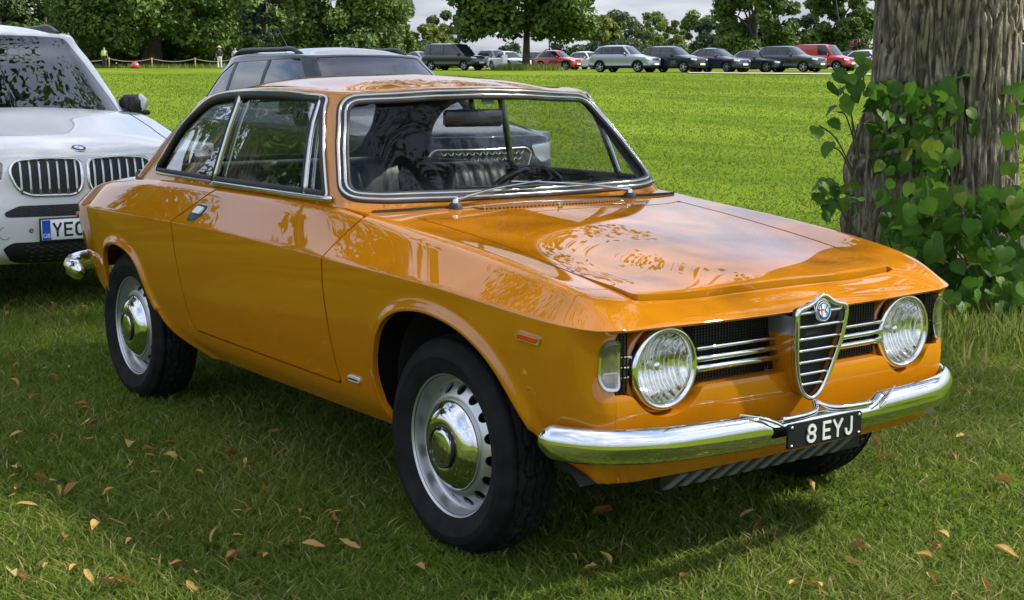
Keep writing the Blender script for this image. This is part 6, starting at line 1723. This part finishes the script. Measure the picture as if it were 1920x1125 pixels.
cc = mixc(nt, mixc(nt, r1.outputs[0], r2.outputs[0], 1.0, 'MULTIPLY'), r3.outputs[0], 1.0, 'MULTIPLY'); nt.links.new(cc, bs.inputs['Base Color']); bs.inputs['Roughness'].default_value = .9
bq = nt.nodes.new('ShaderNodeBump'); bq.inputs['Strength'].default_value = .9; bq.inputs['Distance'].default_value = .02; nt.links.new(m2.outputs[0], bq.inputs['Height']); nt.links.new(bq.outputs[0], bs.inputs['Normal'])
fastmesh('trunk', V_, np.stack([k0, k1, k1 + na, k0 + na], -1).reshape(-1, 4), BARKN, lime, True)
b = B(); b.tube([(0, 0, 3.4), (.1, 0, 6), (0, .1, 10)], [.43, .30, .12], 16); b.obj('upper_trunk', BARKN, lime)
rg = np.random.default_rng(3)
limbC = []
for k in range(13):
    a = k / 13 * 6.283 + rg.normal(0, .2); L_ = rg.uniform(4.5, 7.6); z0 = rg.uniform(3.4, 7.5); z1 = z0 + rg.uniform(-.4, 2.4)
    P = crom([(0, 0, z0), (math.cos(a) * L_ * .4, math.sin(a) * L_ * .4, z0 + 1.2), (math.cos(a) * L_ * .75, math.sin(a) * L_ * .75, (z0 + z1) / 2 + .9), (math.cos(a) * L_, math.sin(a) * L_, z1)], 5, False)
    Vb_, Fb_ = tube(P, np.linspace(.15, .025, len(P)), 7); mk('limb', Vb_, Fb_, BARKN, lime)
    for q in range(8): limbC.append(P[int(rg.integers(5, len(P)))] + rg.normal(0, .55, 3))
limbC = np.array(limbC); extra = np.stack([rg.normal(0, 2.6, 40), rg.normal(0, 2.6, 40), rg.uniform(6, 12.5, 40)], 1); C = np.vstack([limbC, extra]); C[:, 2] = np.maximum(C[:, 2], 3.6)
fa = rg.random(70) * 6.283; fr = rg.uniform(2.0, 6.6, 70); fa = cdir + (rg.random(70) - .5) * 3.6; fringe = np.stack([np.cos(fa) * fr, np.sin(fa) * fr, 2.6 + .20 * fr * rg.random(70) + rg.random(70) * .7], 1); nC0 = len(C); C = np.vstack([C, fringe])
V, F = leaf_cloud(C, np.r_[rg.uniform(.5, 1.15, nC0), rg.uniform(.45, .75, 70)], 64000, .046, .7); V = V[:, :]; V[:, 2] = np.maximum(V[:, 2], 2.25); fastmesh('crown', V, F, LIMEF, lime)

# basal shoots: single big leaves on thin stems
def campt(px, py, depth):
    d = _r * ((px - 960) / 2686.5) + _u * (-(py - 562.5) / 2686.5) + _f; return CAM + d * depth
origin = Vector((LX, LY, 0)); nleaf = 0
tocam = (CAM - origin); tocam.z = 0; tocam.normalize()
XV = []; XF = []; xn = 0
LV = [heart_leaf(q) for q in range(6)]
def put_leaf(p, size, nrm, tipdir, par=lime, single=True):
    global nleaf, xn
    n = Vector(nrm).normalized(); t = Vector(tipdir); t = (t - n * t.dot(n)).normalized(); bvec = n.cross(t)
    M_ = Matrix(((t.x, bvec.x, n.x, p.x - LX), (t.y, bvec.y, n.y, p.y - LY), (t.z, bvec.z, n.z, p.z), (0, 0, 0, 1))) @ Matrix.Diagonal((size, size * rng.uniform(.75, 1.0), size * rng.uniform(.8, 1.6), 1)); k_ = int(rng.integers(0, 6))
    if single and nleaf < 298:
        o = bpy.data.objects.new('leaf', LEAVES[k_]); col.objects.link(o); o.parent = par; o.matrix_local = M_; nleaf += 1
    else:
        V_, F_ = LV[k_]; XV.append(xf(V_, np.array(M_))); XF.extend([tuple(i + xn for i in f) for f in F_]); xn += len(V_)
STEM = mat('shoot_stem', (.10, .075, .04), .7)
def cluster(n, x0, x1, y0, y1, d0, d1, s0, s1, base=None, up=.35, face=1.0, single=True):
    for _ in range(n):
        px, py = rng.uniform(x0, x1), rng.uniform(y0, y1); p = campt(px, py, rng.uniform(d0, d1))
        if p.z < .06: continue
        nr = tocam * face + Vector((0, 0, up)) + Vector(rng.normal(0, .62, 3)); tp = Vector((rng.normal(0, .55), rng.normal(0, .55), -1))
        put_leaf(p, rng.uniform(s0, s1), nr, tp, single=single)
cluster(62, 1632, 1790, 145, 315, 8.44, 8.66, .055, .13)
cluster(6, 1740, 1830, 190, 260, 8.60, 8.70, .06, .10)
cluster(105, 1690, 1925, 340, 600, 7.7, 8.15, .07, .15)
cluster(40, 1650, 1790, 330, 470, 8.15, 8.40, .06, .12)
cluster(24, 1770, 1925, 520, 625, 7.45, 7.75, .07, .14)
cluster(16, 1892, 1935, 150, 345, 8.55, 8.85, .06, .12)
cluster(18, 1525, 1608, 335, 410, 8.4, 8.9, .07, .12, up=.6, face=.4)
cluster(70, 1640, 1780, 150, 320, 8.58, 8.76, .06, .11, single=False)
cluster(230, 1660, 1930, 350, 600, 7.9, 8.5, .06, .13, single=False)
cluster(40, 1780, 1930, 540, 625, 7.6, 7.9, .06, .12, single=False)
for lst in ([(1560, 205), (1575, 190), (1600, 180)], ):
    pass
sprigs = [((1612, 300), (1578, 165), [(1565, 145), (1590, 150), (1575, 175), (1605, 160), (1558, 165)]), ((1600, 260), (1570, 210), [(1568, 210), (1585, 205)]), ((1598, 320), (1535, 235), [(1530, 248), (1556, 235)]), ((1598, 330), (1552, 275), [(1557, 277)]), ((1620, 180), (1615, 112), [(1612, 110), (1622, 122), (1628, 136)]), ((1602, 290), (1590, 180), [(1603, 185), (1580, 190)]), ((1590, 420), (1535, 350), [(1532, 372), (1550, 345), (1560, 360)])]
for (bx_, by_), (tx, ty), lv in sprigs:
    p0 = campt(bx_, by_, 8.85); p1 = campt(tx, ty, 8.75); mid = (p0 + p1) / 2 + Vector((0, 0, .06)); o_ = np.array((LX, LY, 0))
    Vb_, Fb_ = tube(crom([np.array(p0) - o_, np.array(mid) - o_, np.array(p1) - o_], 4, False), .005, 5); mk('shoot_stem', Vb_, Fb_, STEM, lime)
    for a, c in lv: put_leaf(campt(a, c - 10, 8.72 + rng.normal(0, .05)), rng.uniform(.08, .125), tocam * .7 + Vector((0, 0, .5)) + Vector(rng.normal(0, .4, 3)), Vector((rng.normal(0, .4), rng.normal(0, .4), -1)))
for k in range(34):
    px, py = rng.uniform(1660, 1910), rng.uniform(350, 520); p1 = campt(px, py, rng.uniform(7.9, 8.5)); a = rng.uniform(-.9, .9); p0 = origin + Vector((math.cos(cdir + a), math.sin(cdir + a), 0)) * .62 + Vector((0, 0, .03)); mid = (p0 + p1) / 2 + (p1 - p0).normalized() * .02 + tocam * .10; o_ = np.array((LX, LY, 0))
    Vb_, Fb_ = tube(crom([np.array(p0) - o_, np.array(mid) - o_, np.array(p1) - o_], 4, False), [.008] * 4 + [.005] * 5, 5); mk('shoot_stem', Vb_, Fb_, STEM, lime)
mk('leaf_mass', np.concatenate(XV), XF, LIMELEAF, lime)['kind'] = 'stuff'
tuft_band('tall_grass', 'longer grass round the foot of the lime tree', [tuple(gpix(rng.uniform(1690, 1925), rng.uniform(585, 640), 0)) for _ in range(60)], 2600, .09, .30)

# --- trees behind the photographer's left, seen only in the coupe's windows and flank
def near_tree(label, x, y, r, h0, h1, rx, n):
    t = thing('roadside_tree', label, 'tree', (x, y, 0), 0, 'trees standing out of the picture')
    b = B(); b.tube([(0, 0, -.1), (.05, 0, h0), (0, .1, h1 * .8)], [r * 1.2, r, r * .3], 14); b.obj('trunk', BARKN, t)
    rg2 = np.random.default_rng(int(abs(x * 7))); C = []
    for k in range(9):
        a = rg2.uniform(0, 6.28); L_ = rg2.uniform(.5, 1) * rx; z0 = rg2.uniform(h0, h1 * .7); P = crom([(0, 0, z0), (math.cos(a) * L_ * .5, math.sin(a) * L_ * .5, z0 + .9), (math.cos(a) * L_, math.sin(a) * L_, z0 + rg2.uniform(-.8, 1.2))], 5, False)
        Vb_, Fb_ = tube(P, np.linspace(r * .35, .02, len(P)), 6); mk('limb', Vb_, Fb_, BARKN, t)
        for q in range(4): C.append(P[int(rg2.integers(4, len(P)))] + rg2.normal(0, .4, 3))
    C = np.array(C); V, F = leaf_cloud(C, rg2.uniform(.4, .9, len(C)), n, .07, .7); fastmesh('crown', V, F, LIMEF, t)
near_tree('lime tree reflected in the coupe door window', -8.6, -4.3, .30, 1.9, 9, 4.2, 14000)
near_tree('third lime tree reflected in the coupe quarter window', -13.5, -4.8, .36, 1.7, 9, 4.6, 14000)
near_tree('second lime tree reflected beside it in the coupe window', -15.5, -8.0, .40, 2.4, 10, 4.5, 9000)

# ------------------------------------------------------------------ small things on the far side
ROPE = mat('rope', (.42, .33, .20), .9); POST = mat('stake_wood', (.36, .25, .13), .85, var=.3, vscale=9)
rf = thing('rope_fence', 'low rope fence on wooden stakes in front of the oak', 'fence', spot(205, 127))
pts = [spot(px, 127 + (px - 205) * .008) for px in (130, 205, 285, 366, 440)]; o_ = np.array(spot(205, 127)); P = np.array(pts) - o_
for p in P:
    Vb_, Fb_ = tube([p + (0, 0, -.1), p + (0, 0, .95)], .06, 8); mk('stake', Vb_, Fb_, POST, rf)
for a, c in zip(P[:-1], P[1:]):
    q = [a * (1 - t) + c * t + np.array((0, 0, .85 - 1.0 * t * (1 - t))) for t in np.linspace(0, 1, 10)]; Vb_, Fb_ = tube(q, .028, 5); mk('rope', Vb_, Fb_, ROPE, rf)
tuft_band('field_edge_grass', 'dry tan grass along the rope fence and field edge', [tuple(np.array(spot(px, 131 + rng.normal(0, 1.2)))) for px in range(0, 830, 6)], 5000, .35, .5)
tuft_band('tree_foot_grass', 'dry reddish grass round the slender park tree', [tuple(np.array(spot(px, 102 + rng.normal(0, 1.0)))) for px in range(940, 1040, 5)], 2600, .38, .4)
x, y, z = spot(946, 103)
ws_ = B().box((0, 0, .55), (.36, .12, 1.1), None, .03).obj('notice_post', WHITE_P); ws_.location = (x, y, z); ws_.rotation_euler = (0, 0, HEAD); tag(ws_, 'plain white notice post beside the slender park tree', 'post')
x, y, z = spot(253, 124)
V_, F_ = lathe([(.0, 0), (.34, .02), (.40, .18), (.34, .38), (.22, .52), (.10, .60), (0, .62)], 14, False); V_ += rng.normal(0, .02, V_.shape)
rb_ = mk('red_bag', V_, F_, REDP); rb_.location = (x, y, z); tag(rb_, 'red bundle on the grass by the rope fence', 'bag')

SKIN = mat('skin', (.45, .28, .20), .6); HAIR = mat('hair', (.06, .04, .025), .7)
def person(label, px, depth, turn, shirt, legs, hat=None, vest=None):
    x, y, z = spot(px, depth); p = thing('person', label, 'person', (x, y, z), HEAD + R(turn), None)
    J = {'pel': (0, 0, .95, .135), 'waist': (0, 0, 1.1, .125), 'chest': (.01, 0, 1.33, .15), 'neck': (.01, 0, 1.50, .06), 'head': (.03, 0, 1.64, .098), 'crown': (.02, 0, 1.72, .08),
         'shL': (0, .19, 1.42, .065), 'elL': (-.03, .26, 1.16, .048), 'haL': (.10, .24, .95, .036), 'fiL': (.14, .235, .86, .028), 'shR': (0, -.19, 1.42, .065), 'elR': (-.03, -.26, 1.16, .048), 'haR': (.10, -.24, .95, .036), 'fiR': (.14, -.235, .86, .028),
         'hipL': (0, .09, .90, .10), 'knL': (.05, .11, .50, .068), 'anL': (-.03, .12, .09, .045), 'toL': (.13, .13, .045, .04), 'hipR': (0, -.09, .90, .10), 'knR': (.0, -.11, .50, .068), 'anR': (-.06, -.12, .09, .045), 'toR': (.10, -.13, .045, .04)}
    nm = list(J); E_ = [('pel', 'waist'), ('waist', 'chest'), ('chest', 'neck'), ('neck', 'head'), ('head', 'crown'), ('chest', 'shL'), ('shL', 'elL'), ('elL', 'haL'), ('haL', 'fiL'), ('chest', 'shR'), ('shR', 'elR'), ('elR', 'haR'), ('haR', 'fiR'), ('pel', 'hipL'), ('hipL', 'knL'), ('knL', 'anL'), ('anL', 'toL'), ('pel', 'hipR'), ('hipR', 'knR'), ('knR', 'anR'), ('anR', 'toR')]
    me = bpy.data.meshes.new('body'); me.from_pydata([J[k][:3] for k in nm], [(nm.index(a), nm.index(c)) for a, c in E_], []); o = bpy.data.objects.new('body', me); col.objects.link(o)
    sk = o.modifiers.new('skin', 'SKIN')
    for v, k in zip(me.skin_vertices[0].data, nm): v.radius = (J[k][3], J[k][3]); v.use_root = (k == 'pel')
    o.modifiers.new('sub', 'SUBSURF').levels = 2
    me2 = bpy.data.meshes.new_from_object(o.evaluated_get(bpy.context.evaluated_depsgraph_get())); bpy.data.objects.remove(o)
    o = bpy.data.objects.new('body', me2); col.objects.link(o); o.parent = p; me2.materials.clear()
    for m_ in (SKIN, shirt, legs, HAIR, BLACK): me2.materials.append(m_)
    for f in me2.polygons:
        c = f.center; f.use_smooth = True
        f.material_index = 4 if c.z < .10 else 2 if c.z < 1.0 and abs(c.y) < .20 else 0 if (c.z > 1.50 or (abs(c.y) > .2 and c.z < 1.18)) else 1
        if c.z > 1.66 and c.x < .05: f.material_index = 3
    if hat:
        V_, F_ = lathe([(.0, .0), (.22, -.015), (.22, 0), (.11, .02), (.10, .09), (.06, .12), (0, .125)], 20, False); ho = mk('hat', V_ + (.02, 0, 1.72), F_, hat, p)
    if vest:
        V_, F_ = lathe([(.165, 1.05), (.175, 1.2), (.185, 1.36), (.14, 1.46)], 16, False); V_[:, 1] *= 1.15; V_[:, 0] *= .95; mk('vest', V_, F_, vest, p)
        V_, F_ = lathe([(.178, 1.17), (.182, 1.22)], 16, False); V_[:, 1] *= 1.16; V_[:, 0] *= .97; mk('vest_band', V_, F_, WHITE_P, p)
    return p
person('person in a yellow high visibility vest and dark trousers by the rope fence', 196, 118, 80, mat('shirt_grey', (.1, .11, .13), .8), mat('trousers_dark', (.025, .028, .035), .8), None, mat('hi_vis', (.55, .72, .04), .7))
person('person in a straw hat, dark top and white trousers beyond the rope', 412, 116, 120, mat('shirt_navy', (.012, .014, .03), .8), mat('trousers_white', (.65, .65, .63), .8), mat('straw', (.62, .5, .24), .8))
person('person in a pale top with bare head behind the SUV roof rail', 441, 122, -60, mat('shirt_pale', (.5, .45, .5), .8), mat('trousers_blue', (.04, .06, .12), .8))
